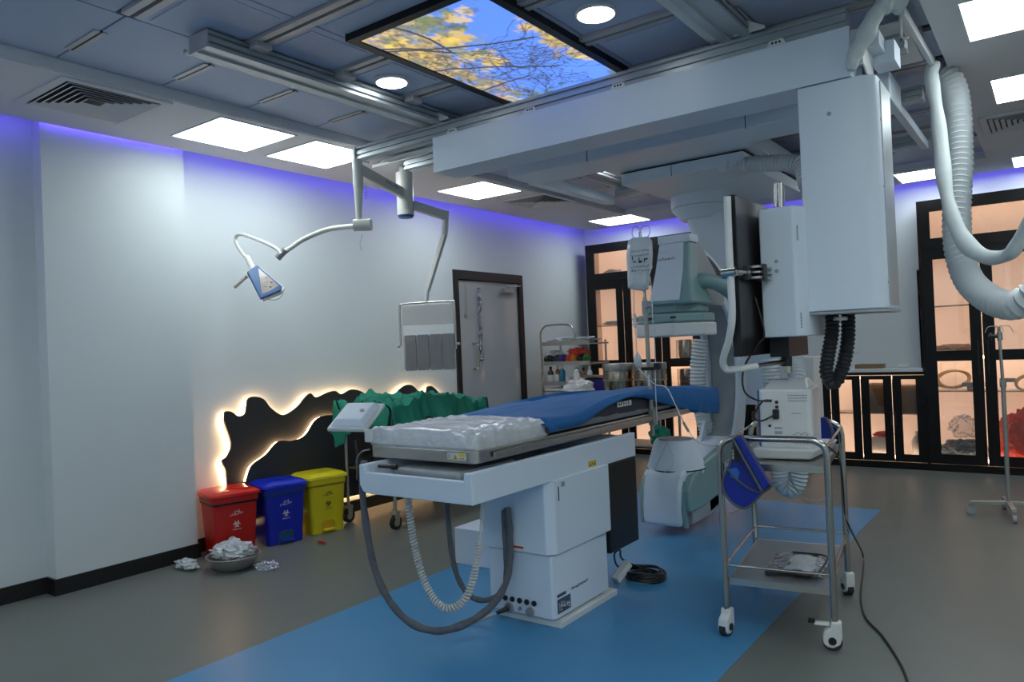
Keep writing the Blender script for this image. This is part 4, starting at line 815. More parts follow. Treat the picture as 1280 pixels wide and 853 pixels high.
# ================================================================ INSTRUMENT TROLLEY WITH GREEN DRAPE
tw=thing('instrument_trolley','steel trolley on castors hidden under the green cloth, behind the table','trolley',(-4.55,4.72,0))
X0,X1,Y0t,Y1t=-4.83,-4.28,4.18,5.28
def castor(mb_w,mb_f,x,y,r=.055):
    mb_w.cyl((x-.014,y,r),(x+.014,y,r),r,seg=20); mb_f.prism([(y-.02,r-.01),(y+.02,r-.01),(y+.026,r*2+.02),(y-.026,r*2+.02)],0,x-.026,x-.018); mb_f.prism([(y-.02,r-.01),(y+.02,r-.01),(y+.026,r*2+.02),(y-.026,r*2+.02)],0,x+.018,x+.026); mb_f.box((x-.028,y-.028,r*2+.01),(x+.028,y+.028,r*2+.035)); mb_f.cyl((x,y,r*2+.03),(x,y,r*2+.06),.015)
for x in (X0,X1):
    for y in (Y0t,Y1t):
        MB().cyl((x,y,.16),(x,y,.93),.013).build('leg','steel',tw,smooth=True)
        wm,fm=MB(),MB(); castor(wm,fm,x,y); c=fm.build('castor','tan',tw,bevel=.002); wm.build('wheel','rubber',c,smooth=True)
        k=MB().cyl((x-.016,y,.055),(x+.016,y,.055),.03); k.build('wheel_hub','tan',c,smooth=True)
MB().box((X0-.02,Y0t-.02,.91),(X1+.02,Y1t+.02,.935)).build('top','steel',tw,bevel=.004)
MB().box((X0,Y0t,.45),(X1,Y1t,.465)).build('lower_shelf','steel',tw,bevel=.003)
one('black_pouch',crumple((-4.60,4.28,.53),(.09,.05,.07),31,.3),'blk','dark pouch on the lower shelf of the green-draped trolley','pouch')
def gfn(i,j):
    # i along y, j across incl. falls on both sides; folds at the ends
    y=Y0t-.05+(Y1t-Y0t+.10)*i; jj=(j-.22)/.56; fall=0
    if jj<0: fall=-jj*.22/.22*.9
    if jj>1: fall=(jj-1)*.9
    x=X0-.05+(X1-X0+.10)*min(1,max(0,jj)); z=.965+.055*math.sin(PI*i)*(1-.4*abs(jj-.5))+.03*math.sin(i*5+1)
    z+=wob((x*7,y*6,0),.08,1,4)+wob((x*16,y*14,0),.045,1,8)+abs(wob((x*9+y*5,y*11,0),.06,1,2))-.02
    if fall: z-=fall*.55; x+=(fall*.10+wob((y*14,z*3,0),.09,1,3)*fall*2)*(1 if jj>1 else -.2)
    return Vector((max(x,-5.03),y,z))
gd=grid(gfn,90,60)
def gend(sgn):
    def fn(i,j):
        p=gfn(0 if sgn<0 else 1,.20+.60*j); d=.20+.05*math.sin(j*9)+(.06 if j<.3 else 0); return Vector((p.x+.02*math.sin(j*30)*i,p.y+sgn*(.02+.05*i+wob((p.x*12,i*2,0),.03)*i),p.z-d*i))
    return grid(fn,12,44)
for s_ in (-1,1): g=gend(s_); gd.add(g.v,g.f)
one('surgical_drape',gd,'green','dark green crumpled cloth draped over the instrument trolley','drape',smooth=True,solid=.004,group='surgical drapes')
# ================================================================ DRIP STAND ON THE TABLE RAIL
dp=thing('drip_pole','grey drip pole clamped to the far part of the table rail','drip pole',(-2.134,4.400,0.792))
MB().cyl((-2.134,4.400,0.792),(-2.147,4.400,1.687),.014).build('lower_tube','steel2',dp,smooth=True)
MB().cyl((-2.147,4.400,1.677),(-2.160,4.400,2.114),.010).build('upper_tube','chrome',dp,smooth=True)
v=MB(); v.cyl((-2.146,4.400,1.583),(-2.148,4.400,1.666),.020); v.build('height_collar','greyp',dp,smooth=True)
v=MB(); v.cyl((-2.144,4.400,1.625),(-2.080,4.360,1.630),.012); v.build('locking_knob','greyp',dp,smooth=True)
hk=MB()
for s_ in (-1,1): hk.tube(spline([(-2.161,4.400,2.109),Vector((-2.159,4.400,2.145))+Vector((s_*.012,s_*.008,0)),Vector((-2.153,4.400,2.140))+Vector((s_*.045,s_*.02,.005)),Vector((-2.155,4.400,2.109))+Vector((s_*.052,s_*.02,-.01)),Vector((-2.156,4.400,2.088))+Vector((s_*.03,s_*.01,-.02))],5),.003,6)
hk.build('hook','steel2',dp)
v=MB(); v.cbox((-2.136,4.390,1.226),(.09,.04,.022)); v.cbox((-2.060,4.360,1.242),(.04,.035,.04)); v.build('clamp','blk',dp,bevel=.004)
v=MB(); v.cbox((-2.128,4.400,0.911),(.04,.05,.10)); v.build('rail_clamp','steel2',dp,bevel=.004)
MB().cbox((-2.125,4.360,1.151),(.012,.006,.075)).build('pole_sticker','paper',dp)
bg=thing('saline_bag','white printed saline bag hanging in front of the drip pole','saline bag',(-2.165,4.340,1.749))
bl=[(785,300),(792,297),(811,296),(815,301),(816,318),(815,340),(813,352),(812,362),(803,364),(786,363),(784,352),(783,325),(783,308)]
def pillow(P,y,th,mb):
    P=[Vector(p) for p in P]; c=sum(P,Vector())/len(P); n=len(P); vs=[]
    for s_,t_ in ((1.0,0),(.92,.6),(.7,.95),(.3,1.0)): 
        for p in P: q_=c+(p-c)*s_; vs.append(q_+Vector((0,-th*t_,0)))
    for s_,t_ in ((.3,1.0),(.7,.95),(.92,.6)):
        for p in P: q_=c+(p-c)*s_; vs.append(q_+Vector((0,th*t_,0)))
    order=[3,2,1,0,6,5,4]; fs=[]
    for a,b in zip(order,order[1:]):
        for k in range(n): fs.append((a*n+k,a*n+(k+1)%n,b*n+(k+1)%n,b*n+k))
    fs.append(tuple(3*n+k for k in range(n))); fs.append(tuple(4*n+k for k in range(n))[::-1]); return mb.add(vs,fs)
BP=[(-2.219,4.340,2.054),(-2.184,4.340,2.075),(-2.071,4.340,2.067),(-2.050,4.340,2.039),(-2.049,4.340,1.952),(-2.059,4.340,1.867),(-2.078,4.340,1.818),(-2.087,4.340,1.732),(-2.132,4.340,1.725),(-2.206,4.340,1.741),(-2.234,4.340,1.754),(-2.234,4.340,1.858),(-2.235,4.340,1.962)]
pillow(BP,4.34,.022,MB()).build('bag_body','bagw',bg,smooth=True)
pk=MB(); 
for k,(px_,z_) in enumerate(((0,0),(0,-.028),(0,-.10),(0,-.125))): 
    m_=marks(Vector((-2.190,4.310,1.975))+Vector((0,0,z_)),(.93,.0,0),(0,0,1),(9,7,9,6)[k],.13,.013,seed=30+k); pk.add(m_.v,m_.f)
m_=marks(Vector((-2.188,4.310,1.903)),(1,0,0),(0,0,1),3,.12,.045,seed=41); pk.add(m_.v,m_.f); pk.build('bag_print','ink',bg)
v=MB(); v.tube([(-2.194,4.340,1.741),(-2.197,4.340,1.570)],.003,6); v.cyl((-2.196,4.340,1.581),(-2.195,4.340,1.493),.011); v.tube([(-2.195,4.340,1.493),(-2.191,4.340,1.338)],.003,6); v.build('drip_chamber','bagw',bg,smooth=True)
v=MB(); v.lathe([(.002,.058),(.006,.05),(.015,.036),(.024,.012),(.026,-.012),(.02,-.034),(.008,-.044),(.001,-.046)][::-1],(-2.188,4.340,1.281),16); v.build('squeeze_bulb','bagw',bg,smooth=True)
v=MB()
v.tube(spline([(-2.082,4.350,1.819),(-2.075,4.350,1.742),(-2.074,4.350,1.538),(-2.067,4.350,1.334),(-2.074,4.350,1.181),(-2.052,4.300,1.033),(-2.049,4.300,0.882)],6),.003,6)
v.tube(spline([(-2.190,4.340,1.235),(-2.078,4.340,1.131),(-1.997,4.340,1.106),(-1.933,4.330,0.992),(-1.866,4.330,0.854),(-1.797,4.330,0.773),(-1.700,4.300,0.757),(-1.583,4.200,0.794)],6),.0035,6)
v.tube(spline([(-2.087,4.500,0.745),(-2.047,4.500,0.653),(-2.056,4.500,0.585),(-2.125,4.500,0.534)],6),.002,6); v.tube(spline([(-2.081,4.500,0.745),(-2.131,4.500,0.649),(-2.182,4.500,0.551)],6),.002,6)
v.build('infusion_line','bagw',bg,smooth=True)
MB().cyl((-1.890,4.330,0.893),(-1.857,4.330,0.835),.008).build('line_connector','greyp',bg,smooth=True)
# ================================================================ STEEL CART WITH PATIENT MONITOR
CL=(-1.135,3.83,0); CR=R(8)
ct=thing('steel_cart','two-shelf stainless cart with white castors standing on the edge of the blue floor strip','cart',CL,CR,local=True)
hw,hd=.235,.385
def caster2(x,y,a,lock=False):
    r=.042; q=MB(); m=Matrix.Translation((x,y,0))@Matrix.Rotation(a,4,'Z')
    prof=[(-.05+.0,.03),(-.052,.055),(-.045,.085),(-.02,.10),(-.015,.128),(.028,.128),(.03,.06),(.02,.03),(-.01,.012),(-.035,.016)]
    tmp=MB(); tmp.prism([(a_,b_) for a_,b_ in prof],1,-.024,.024); q.add(tmp.v,tmp.f,m)
    if lock: q.add(*(lambda t:(t.v,t.f))(MB().box((-.085,-.016,.105),(-.02,.016,.120))),m)
    c=q.build('castor','white2',ct,bevel=.008,seg=3)
    w_=MB(); t=MB().cyl((-.012,-.016,r),(-.012,.016,r),r,seg=24); w_.add(t.v,t.f,m); w_.build('wheel','rubber',c,smooth=True)
    w_=MB(); t=MB().cyl((-.012,-.028,r+.004),(-.012,.028,r+.004),.017,seg=18); w_.add(t.v,t.f,m); w_.build('axle_cap','blk',c,smooth=True)
    if lock: w_=MB(); t=MB().box((-.11,-.012,.112),(-.08,.012,.130)); w_.add(t.v,t.f,m); w_.build('brake_lever','blk',c,bevel=.003)
caster2(-hw,-hd,R(75)); caster2(hw,-hd,R(5),True); caster2(hw,hd,R(-60)); caster2(-hw,hd,R(100))
for s_ in (-1,1):
    y=s_*hd
    fr=MB(); fr.tube([Vector((-hw,y,.12)),Vector((-hw,y,.84))]+spline([(-hw,y,.86),(-hw+.012,y,.90),(-hw+.05,y,.925),(-hw+.09,y,.93)],5)+spline([(hw-.09,y,.93),(hw-.05,y,.925),(hw-.012,y,.90),(hw,y,.86)],5)+[Vector((hw,y,.84)),Vector((hw,y,.12))],.0155,12)
    fr.build('end_frame','chrome',ct,smooth=True)
for p_,q_ in [((-hw,yy,z),(hw,yy,z)) for z,yy in ((.33,-hd),(.335,hd))]+[((x,-hd,z),(x,hd,z)) for x in (-hw,hw) for z in (.33,.90)]: MB().cyl(p_,q_,.0065).build('guard_rail','chrome',ct,smooth=True)
def tray(z):
    t=MB(); t.box((-hw+.015,-hd+.012,z),(hw-.015,hd-.012,z+.004)); t.box((-hw+.013,-hd+.01,z-.026),(hw-.013,-hd+.014,z+.006)); t.box((-hw+.013,hd-.014,z-.026),(hw-.013,hd-.01,z+.006)); t.box((-hw+.013,-hd+.01,z-.026),(-hw+.017,hd-.01,z+.006)); t.box((hw-.017,-hd+.01,z-.026),(hw-.013,hd-.01,z+.006)); return t
tray(.805).build('top_shelf','steel',ct); tray(.262).build('bottom_shelf','steel',ct)
# things on the cart (local placement, same turn)
def onc(name,lab,cat,group=None):
    return thing(name,lab,cat,CL,CR,group,local=True)
pm=onc('patient_monitor','boxy white monitor unit with rear sockets standing on the cart top shelf','monitor unit'); pm.location=(CL[0]+.02,CL[1],.002)
b=MB(); b.prism([(-.09,-.22),(.13,-.22),(.145,-.20),(.145,.10),(.12,.14),(-.08,.14),(-.10,.10),(-.10,-.20)],2,.86,1.145); b.build('case','white2',pm,bevel=.012,seg=3)
b=MB(); b.add([(-.085,-.20,1.14),(.13,-.20,1.14),(.13,.12,1.14),(-.085,.12,1.14),(-.06,-.05,1.185),(.10,-.05,1.185),(.10,.09,1.185),(-.06,.09,1.185)],[(0,3,2,1),(4,5,6,7),(0,1,5,4),(1,2,6,5),(2,3,7,6),(3,0,4,7)]); b.build('top_hood','white2',pm,bevel=.012,seg=3)
b=MB(); b.add([(-.12,-.235,.812),(.13,-.235,.812),(.19,.16,.812),(-.12,.16,.812),(-.13,-.25,.865),(.17,-.25,.865),(.22,.16,.865),(-.13,.16,.865)],[(0,3,2,1),(4,5,6,7),(0,1,5,4),(1,2,6,5),(2,3,7,6),(3,0,4,7)]); b.build('base','white2',pm,bevel=.014,seg=3)
b=MB().box((-.102,-.215,.87),(-.093,-.19,1.14)); b.build('blue_edge','blabel',pm)
b=MB()
for r_ in range(3):
    for k in range(8): b.cbox((.125-.011*k-.005,-.2215,1.115-.013*r_),(.006,.003,.003)); b.cbox((-.055+.012*k,-.15-.0,1.1875-.0*r_),(.006,.003,.003))
for k in range(7): b.cbox((.055+.006*k,-.2215,1.03-.0*k),(.003,.003,.003)); b.cbox((.06+.01*k,-.2215,.93+.005*(k%3)),(.004,.003,.004)); b.cbox((.07+.008*k,-.2215,.89+.006*(k%2)),(.004,.003,.004))
b.build('vent_slots','dark',pm)['kind']='stuff'
MB().box((-.068,-.2225,.88),(.018,-.219,1.10)).build('rear_panel','white2',pm,bevel=.002)
b=MB(); [b.cyl((x,-.2225,z),(x,-.228,z),r_) for x,z,r_ in ((-.012,1.083,.008),(-.012,1.06,.008),(-.048,.97,.007),(-.048,.915,.009))]; b.build('port','blk',pm,smooth=True)
MB().box((-.03,-.25,1.005),(-.002,-.222,1.05)).build('power_plug','blk',pm,bevel=.003)
MB().box((-.028,-.224,.955),(.008,-.2222,.965)).box((-.028,-.224,.93),(.008,-.2222,.945)).build('port_label','greyp',pm)
cb_=MB(); cb_.tube(spline([(-.02,-.25,1.025),(-.07,-.26,1.0),(-.10,-.26,1.0),(-.11,-.255,1.03),(-.07,-.26,1.09),(-.03,-.25,1.095)],6),.004,8); cb_.build('signal_lead','blk',pm,smooth=True); MB().cyl((-.115,-.255,1.0),(-.115,-.255,1.04),.009).build('ferrite_bead','blk',pm,smooth=True)
# blue collars hung on the rails
def collar(lab,cx,y,pts,rz,group='blue thyroid collars'):
    t=onc('thyroid_collar',lab,'radiation collar',group); t.location=(CL[0]+.02,CL[1]-.045,.075); t.scale=(.92,1,.92)
    mb=MB(); P=[(p[0],p[1]) for p in spline([(a,b,0) for a,b in pts+[pts[0]]],4)]
    mb.prism(P,1,y-.018,y+.018); mb.build('body','visor',t,bevel=.008,seg=3)
    MB().tube([(a,y-.019,b) for a,b in P],.006,6,closed=False).build('piping','piping',t,smooth=True)
    return t
# coordinates in the plane of the front frame: x across, z up
oc_=[(-.17,.945),(-.145,.955),(-.125,.94),(-.02,.745),(-.005,.715),(-.05,.675),(-.10,.62),(-.145,.60),(-.20,.63),(-.235,.69),(-.23,.75),(-.195,.82),(-.18,.88)]
c1=collar('royal blue thyroid collar with grey piping hung over the cart front rail',0,-.425,oc_,0)
MB().prism([(-.168,.95),(-.13,.955),(-.005,.725),(-.04,.70)],1,-.466,-.446).build('strap','visor',c1,bevel=.006)
MB().tube([(-.172,-.467,.945),(-.045,-.467,.695)],.007,6).build('strap_piping','piping',c1,smooth=True)
MB().tube(spline([(-.215,-.446,.80),(-.17,-.447,.745),(-.11,-.447,.70),(-.06,-.446,.68)],5),.005,6).build('seam_piping','piping',c1,smooth=True)
MB().prism([(-.185,.90),(-.165,.905),(-.145,.86),(-.15,.82),(-.175,.83)],1,-.447,-.4445).build('black_tag','blk',c1); marks((-.172,-.448,.84),(0,0,1),(-1,0,0),5,.05,.014,seed=44).build('tag_lettering','inkw',c1)
MB().prism([(-.20,.79),(-.165,.80),(-.15,.775),(-.16,.745),(-.195,.75)],1,-.4465,-.4440).build('light_patch','visor2',c1)
c2=onc('thyroid_collar','second blue collar tucked on the far right corner of the cart top','radiation collar','blue thyroid collars')
MB().prism([(.05,.81),(.20,.81),(.215,.86),(.19,.93),(.17,.96),(.10,.95)],1,.30,.345).build('body','visor',c2,bevel=.01)
MB().tube(spline([(.17,.297,.96),(.195,.297,.90),(.20,.297,.83)],4),.007,6).build('piping','piping',c2,smooth=True)
# film case and leads on the lower shelf
fc=onc('clear_pouch','flat clear and grey plastic pouch lying on the cart bottom shelf','pouch')
def pf(i,j): return (-.08+.26*i,-.25+.35*j,.272+.012*math.sin(i*3)+wob((i*4,j*5,0),.01))
grid(pf,14,14).build('film','film',fc,smooth=True,solid=.002)
def pf2(i,j): return (.0+.13*i,-.22+.26*j,.278+.014*math.sin(i*3)+wob((i*9,j*9,2),.01))
grid(pf2,14,14).build('grey_insert','greyp',fc,smooth=True,solid=.004)
MB().tube(spline([(-.08,-.25,.275),(.02,-.27,.285),(.14,-.26,.285),(.17,-.10,.29),(.16,.08,.285),(.0,.11,.283)],6),.004,6).build('dark_zip','blk',fc,smooth=True)
# leads
def cable(name,pts,r,m,lab,group=None):
    mb=MB(); mb.tube(spline(pts,8),r,8); return one(name,mb,m,lab,'cable',smooth=True,group=group)
cable('power_cable',[(-0.888,3.600,0.900),(-0.897,3.900,0.790),(-0.929,4.100,0.644),(-0.936,4.150,0.468),(-0.905,4.100,0.399),(-1.034,4.990,0.030),(-0.979,4.728,0.008),(-0.897,4.245,0.008),(-0.814,3.933,0.008),(-0.704,3.729,0.008),(-0.595,3.472,0.008),(-0.540,3.303,0.008),(-0.494,3.098,0.008)],.0048,'blk','black power cable running from the cart down across the grey floor towards the camera')
cable('probe_cable',[(-1.018,3.500,0.812),(-1.072,3.700,0.701),(-1.097,3.900,0.601),(-1.070,4.000,0.543),(-1.027,4.050,0.542),(-0.999,4.100,0.555)],.003,'greyp','thin grey lead with a small probe dangling under the cart top shelf')
cable('thin_cable',[(-1.307,3.500,0.556),(-1.283,3.600,0.562),(-1.267,3.700,0.591),(-1.259,3.700,0.688),(-1.260,3.700,0.748)],.003,'greyp','thin grey lead hooked on the cart left post')
# ================================================================ ROLLING DRIP STAND
iv=thing('rolling_drip_stand','steel rolling drip stand with four castors in front of the right cabinet','drip stand',(-.345,6.59,0),0,local=True)
MB().cyl((0,0,.10),(0,0,.98),.015).build('lower_tube','steel2',iv,smooth=True)
MB().cyl((0,0,.97),(-.01,0,1.39),.011).build('upper_tube','chrome',iv,smooth=True)
MB().cyl((0,0,.95),(0,0,1.0),.022).build('collar','steel2',iv,smooth=True); MB().cyl((-.005,-.0,1.30),(-.007,0,1.36),.018).build('collar','steel2',iv,smooth=True)
v=MB(); v.cyl((-.06,0,1.33),(-.005,0,1.33),.016,.012); v.lathe([(.01,0),(.026,.004),(.026,.018),(.01,.022)],(-.075,0,1.33),16,(1,0,0)); v.build('knob','blk',iv,smooth=True)
v=MB()
for a in (20,110,200,290):
    c_,s_=math.cos(R(a)),math.sin(R(a)); v.tube(spline([(-.01,0,1.39),(c_*.03-.01,s_*.03,1.405),(c_*.07-.01,s_*.07,1.40),(c_*.085-.01,s_*.085,1.375),(c_*.09-.01,s_*.09,1.36)],4),.003,6)
v.build('hook','steel2',iv,smooth=True)
for a in (10,100,190,280):
    c_,s_=math.cos(R(a)),math.sin(R(a))
    l=MB().bar((0,0,.095),(c_*.24,s_*.24,.085),.035,.028).build('leg','steel2',iv,bevel=.003)
    w_=MB(); w_.cyl((c_*.24-.012*s_,s_*.24+.012*c_,.03),(c_*.24+.012*s_,s_*.24-.012*c_,.03),.03); w_.build('castor','greyp',l,smooth=True)
    v=MB(); v.cyl((c_*.24,s_*.24,.05),(c_*.24,s_*.24,.08),.014); v.build('castor_stem','steel2',l,smooth=True)
# ================================================================ CABINETS
YF=8.40; YD=8.715
def leafdoor(par,x0,x1,z0,z1,panes,hx):
    d=MB(); px0_,px1_=panes[0][0],panes[0][1]
    d.box((x0,YF,z0),(px0_,YF+.022,z1)); d.box((px1_,YF,z0),(x1,YF+.022,z1)); zz=z0
    for p in sorted(panes,key=lambda q:q[2]): d.box((px0_,YF,zz),(px1_,YF+.022,p[2])); zz=p[3]
    d.box((px0_,YF,zz),(px1_,YF+.022,z1)); do_=d.build('door','bframe',par)
    for p in panes: MB().box((p[0],YF+.008,p[2]),(p[1],YF+.013,p[3])).build('pane','glass',do_)
    if hx is not None: MB().box((hx-.006,YF-.012,z0+(z1-z0)*.42),(hx+.006,YF,z0+(z1-z0)*.58)).build('handle','blk',do_,bevel=.002)
    return do_
def tall(lab,xs_,transoms,grp):
    x0,x1=xs_[0],xs_[-1]; t=thing('tall_cabinet',lab,'cabinet',((x0+x1)/2,YF+.15,0),group=grp)
    c=MB(); c.box((x0-.02,YF,0),(x0+.0,YD,2.68)); c.box((x1,YF,0),(x1+.02,YD,2.68)); c.box((x0,YF,2.645),(x1,YD,2.68)); c.box((x0,YF,0),(x1,YD,.07)); c.box((x0,YF+.005,2.12),(x1,YD,2.20)); c.build('frame','bframe',t)
    MB().box((x0,YD-.012,.07),(x1,YD,2.645)).build('back_panel','e_back',t)
    sd=MB(); [sd.box((x-.004 if x>x0+.1 else x,YF+.03,.07),(x+.004 if x<x1-.1 else x,YD-.012,2.645)) for x in (x0+.004,x1-.004)]; sd.build('side_liner','wall_int',t)
    for z in (.78,1.13,1.62): MB().box((x0+.01,YF+.04,z),(x1-.01,YD-.012,z+.012)).build('shelf','shelf',t)
    for i,(a,b) in enumerate(zip(xs_,xs_[1:])):
        pa,pb=a+.10,b-.10
        leafdoor(t,a+.004,b-.004,.075,2.15,[(pa,pb,.17,1.085),(pa,pb,1.185,2.09)],(b-.04 if i%2==0 else a+.04))
    tr_=MB(); tr_.box((x0,YF,2.20),(x1,YF+.022,2.30)); tr_.box((x0,YF,2.565),(x1,YF+.022,2.645)); e=x0
    for a,b in transoms: tr_.box((e,YF,2.30),(a,YF+.022,2.565)); e=b
    tr_.box((e,YF,2.30),(x1,YF+.022,2.565)); to=tr_.build('transom','bframe',t)
    for a,b in transoms: MB().box((a,YF+.008,2.30),(b,YF+.013,2.565)).build('pane','glass',to)
    for z in (2.585,2.14,1.10,.10): MB().box((x0+.03,YF+.026,z),(x1-.03,YF+.034,z+.03)).build('led_strip','e_cab',t)  # level strips added out of sight behind the rails to light the contents
    for x in xs_[:-1]:
        MB().box((x+.006,YF+.05,.1),(x+.016,YF+.058,2.05)).build('led_strip','e_cab',t)
    return t
tall('tall black-framed glass cabinet in the back left corner behind the drip pole',[-4.90,-4.40,-3.90,-3.40,-2.90],[(-4.80,-3.98),(-3.84,-3.0)],'tall black glass-fronted cabinets')
tall('tall black-framed glass cabinet at the right edge behind the rolling drip stand',[-1.075,-.585,-.09,.40],[(-.985,-.19),(-.07,.3)],'tall black glass-fronted cabinets')
lc=thing('low_cabinet','low black glass-fronted cabinet under the white worktop behind the cart','cabinet',(-2.0,YF+.15,0))
xs_=[-2.87,-2.555,-2.395+.16-.12,-1.915+.0,-1.595,-1.275+.0]; xs_=[-2.875+.2975*k for k in range(7)]
x0,x1=xs_[0],xs_[-1]
c=MB(); c.box((x0,YF,0),(x1,YD,.07)); c.box((x0,YF,.955),(x1,YD,.975)); c.box((x0-.0,YF,0),(x0+.012,YD,.97)); c.build('frame','bframe',lc)
MB().box((x0+.012,YD-.012,.07),(x1,YD,.955)).build('back_panel','e_back',lc)
MB().box((x0+.02,YF+.04,.55),(x1-.02,YD-.012,.562)).build('shelf','shelf',lc)
for i,(a,b) in enumerate(zip(xs_,xs_[1:])): leafdoor(lc,a+.003,b-.003,.075,.95,[(a+.082,b-.082,.15,.91)],(b-.02 if i%2==0 else a+.02))
for z in (.915,.10): MB().box((x0+.03,YF+.026,z),(x1-.03,YF+.034,z+.03)).build('led_strip','e_cab',lc)  # hidden fill strips, added to light the items from the front
for x in xs_[:-1]: MB().box((x+.004,YF+.05,.1),(x+.012,YF+.056,.92)).build('led_strip','e_cab',lc)
one('worktop',MB().box((x0,YF-.02,.985),(-1.10,YD,1.02)),'white2','thin white worktop on the low black cabinet','worktop',bevel=.003)
one('side_post',MB().box((-1.115,YF-.01,1.02),(-1.10,YD,2.0)).box((-1.115,YF-.01,1.02),(-1.10,YF+.0,2.0)),'white2','slim white edge board between the worktop and the tall right cabinet','edge board')
# things on the worktop
gi=1.021
pt=thing('potted_plant','small leafy green plant on the white worktop behind the black hoses','plant',(-1.85,8.55,gi))
MB().lathe([(.03,0),(.04,.05),(.035,.05)],(-1.85,8.55,gi),16).build('pot','greyp',pt,smooth=True)
rnd=random.Random(4)
for k in range(11):
    a=rnd.random()*6.28; L=.08+.1*rnd.random(); b=Vector((-1.85,8.55,gi+.05)); tip=b+Vector((math.cos(a)*L*.9+.02,math.sin(a)*L*.3,.05+rnd.random()*.1)); m_=(b+tip)/2+Vector((0,0,.03)); s_=Vector((0,.0,.012)); w_=Vector((-math.sin(a),math.cos(a)*.3,.3)).normalized()*.012
    MB().add([b,m_+w_,tip,m_-w_],[(0,1,2,3)]).build('leaf','leaf',pt,solid=.001)
one('flat_box',MB().box((-1.74,8.45,gi),(-1.47,8.60,gi+.045)),'card','flat brown carton with white lid on the worktop','box',bevel=.003)
one('cloth_pad',crumple((-2.28,8.52,gi+.03),(.07,.05,.035),51,.3),'bgpack','small blue and white packet on the worktop left of the hoses','packet')
one('small_tub',MB().lathe([(.05,0),(.06,.05),(.062,.05),(.062,.056)],(-2.08,8.52,gi),16),'paper','small pale tub on the worktop beside the black hoses','tub',smooth=True)
one('small_tub',MB().lathe([(.045,0),(.06,.025),(.05,.03)],(-1.30,8.52,gi),16),'paper','small white dish near the right end of the worktop','tub',smooth=True)
# things inside the cabinets
one('cardboard_box',MB().box((-1.63,8.46,.563),(-1.42,8.66,.86)),'card','brown cardboard box on the low cabinet shelf, third pane from the right','box',bevel=.003)
one('cardboard_box',MB().box((-1.37,8.46,.563),(-1.16,8.66,.84)),'card','dark cardboard box behind the rightmost low cabinet pane','box',bevel=.003)
one('white_carton',MB().box((-1.62,8.46,.07),(-1.42,8.64,.30)),'paper','white carton at the bottom of the low cabinet','box',bevel=.003)
one('white_bottle',MB().lathe([(.05,0),(.055,.02),(.055,.20),(.03,.25),(.018,.26),(.018,.30)],(-1.20,8.55,.07),16),'paper','white plastic bottle at the bottom right of the low cabinet','bottle',smooth=True)
one('red_packet',crumple((-1.50,8.52,.335),(.09,.05,.03),61,.3),'crimson','small red and white packet on the white carton in the low cabinet','packet')
one('brown_jar',MB().lathe([(.04,0),(.05,.06),(.035,.12),(.03,.14)],(-1.70,8.50,.563),16),'card','small brown jar beside the cardboard box in the low cabinet','jar',smooth=True)
one('bin_liner',crumple((-.30,8.56,.33),(.21,.10,.27),71,.35,1.8),'crimson','crumpled crimson plastic bag in the right cabinet bottom','bag')
one('folded_packs',crumple((-.80,8.55,.19),(.20,.10,.11),72,.3,3),'bgpack','grey-blue shiny packs heaped at the bottom of the right cabinet','packs')
one('clear_bag',crumple((-.78,8.58,.42),(.13,.08,.11),73,.45,2),'film','clear plastic bag on the grey-blue packs in the right cabinet','bag')
def coilthing(cx,cz,r,n,lab,seed):
    mb=MB(); rnd=random.Random(seed)
    for k in range(n):
        e=rnd.random()*.25; rr_=r*(.9+.2*rnd.random()); ph=rnd.random()
        mb.tube([(cx+rr_*math.cos(u),8.55+.03*math.sin(u+ph)+.01*k-.03,cz+rr_*(.55+e*.3)*math.sin(u+ph*.3)) for u in [2*PI*i/30 for i in range(30)]],.006,6,closed=True)
    one('coiled_tubing',mb,'wire',lab,'tubing',smooth=True)
coilthing(-.86,.90,.14,7,'coil of tan tubing on the middle shelf of the right cabinet, left pane',1)
coilthing(-.22,.86,.12,5,'loose coil of tan tubing behind the second pane of the right cabinet',2)
one('coiled_tubing',crumple((-.86,8.55,1.19),(.17,.08,.05),75,.6,4),'wire','flattened heap of tan tubing above the middle rail of the right cabinet','tubing')
one('grey_device',MB().box((-.78,8.46,.83),(-.52,8.54,.87)).box((-.74,8.46,.795),(-.60,8.54,.83)),'greyp','flat grey device in front of the coiled tubing in the right cabinet','device',bevel=.006)
one('dark_handpiece',MB().box((-.47,8.46,.87),(-.34,8.50,.91)),'greyp','small dark handpiece behind the second pane of the right cabinet','device',bevel=.008)
one('white_bundle',crumple((-4.62,8.54,2.25),(.15,.08,.09),81,.4),'plastic','grey-white wrapped bundle in the left cabinet transom','bundle')
one('red_white_packet',crumple((-4.30,8.54,2.22),(.12,.07,.05),82,.4),'crimson','red and white packets in the left cabinet transom','packet')
one('shelf_packets',crumple((-4.62,8.54,1.66),(.13,.06,.025),83,.5,4),'plastic','row of flat clear packets on the left cabinet upper shelf','packets')
one('shelf_packets',crumple((-4.18,8.54,1.68),(.13,.06,.035),84,.5,4),'bgpack','dark little packets on the left cabinet shelf behind the drip pole','packets')
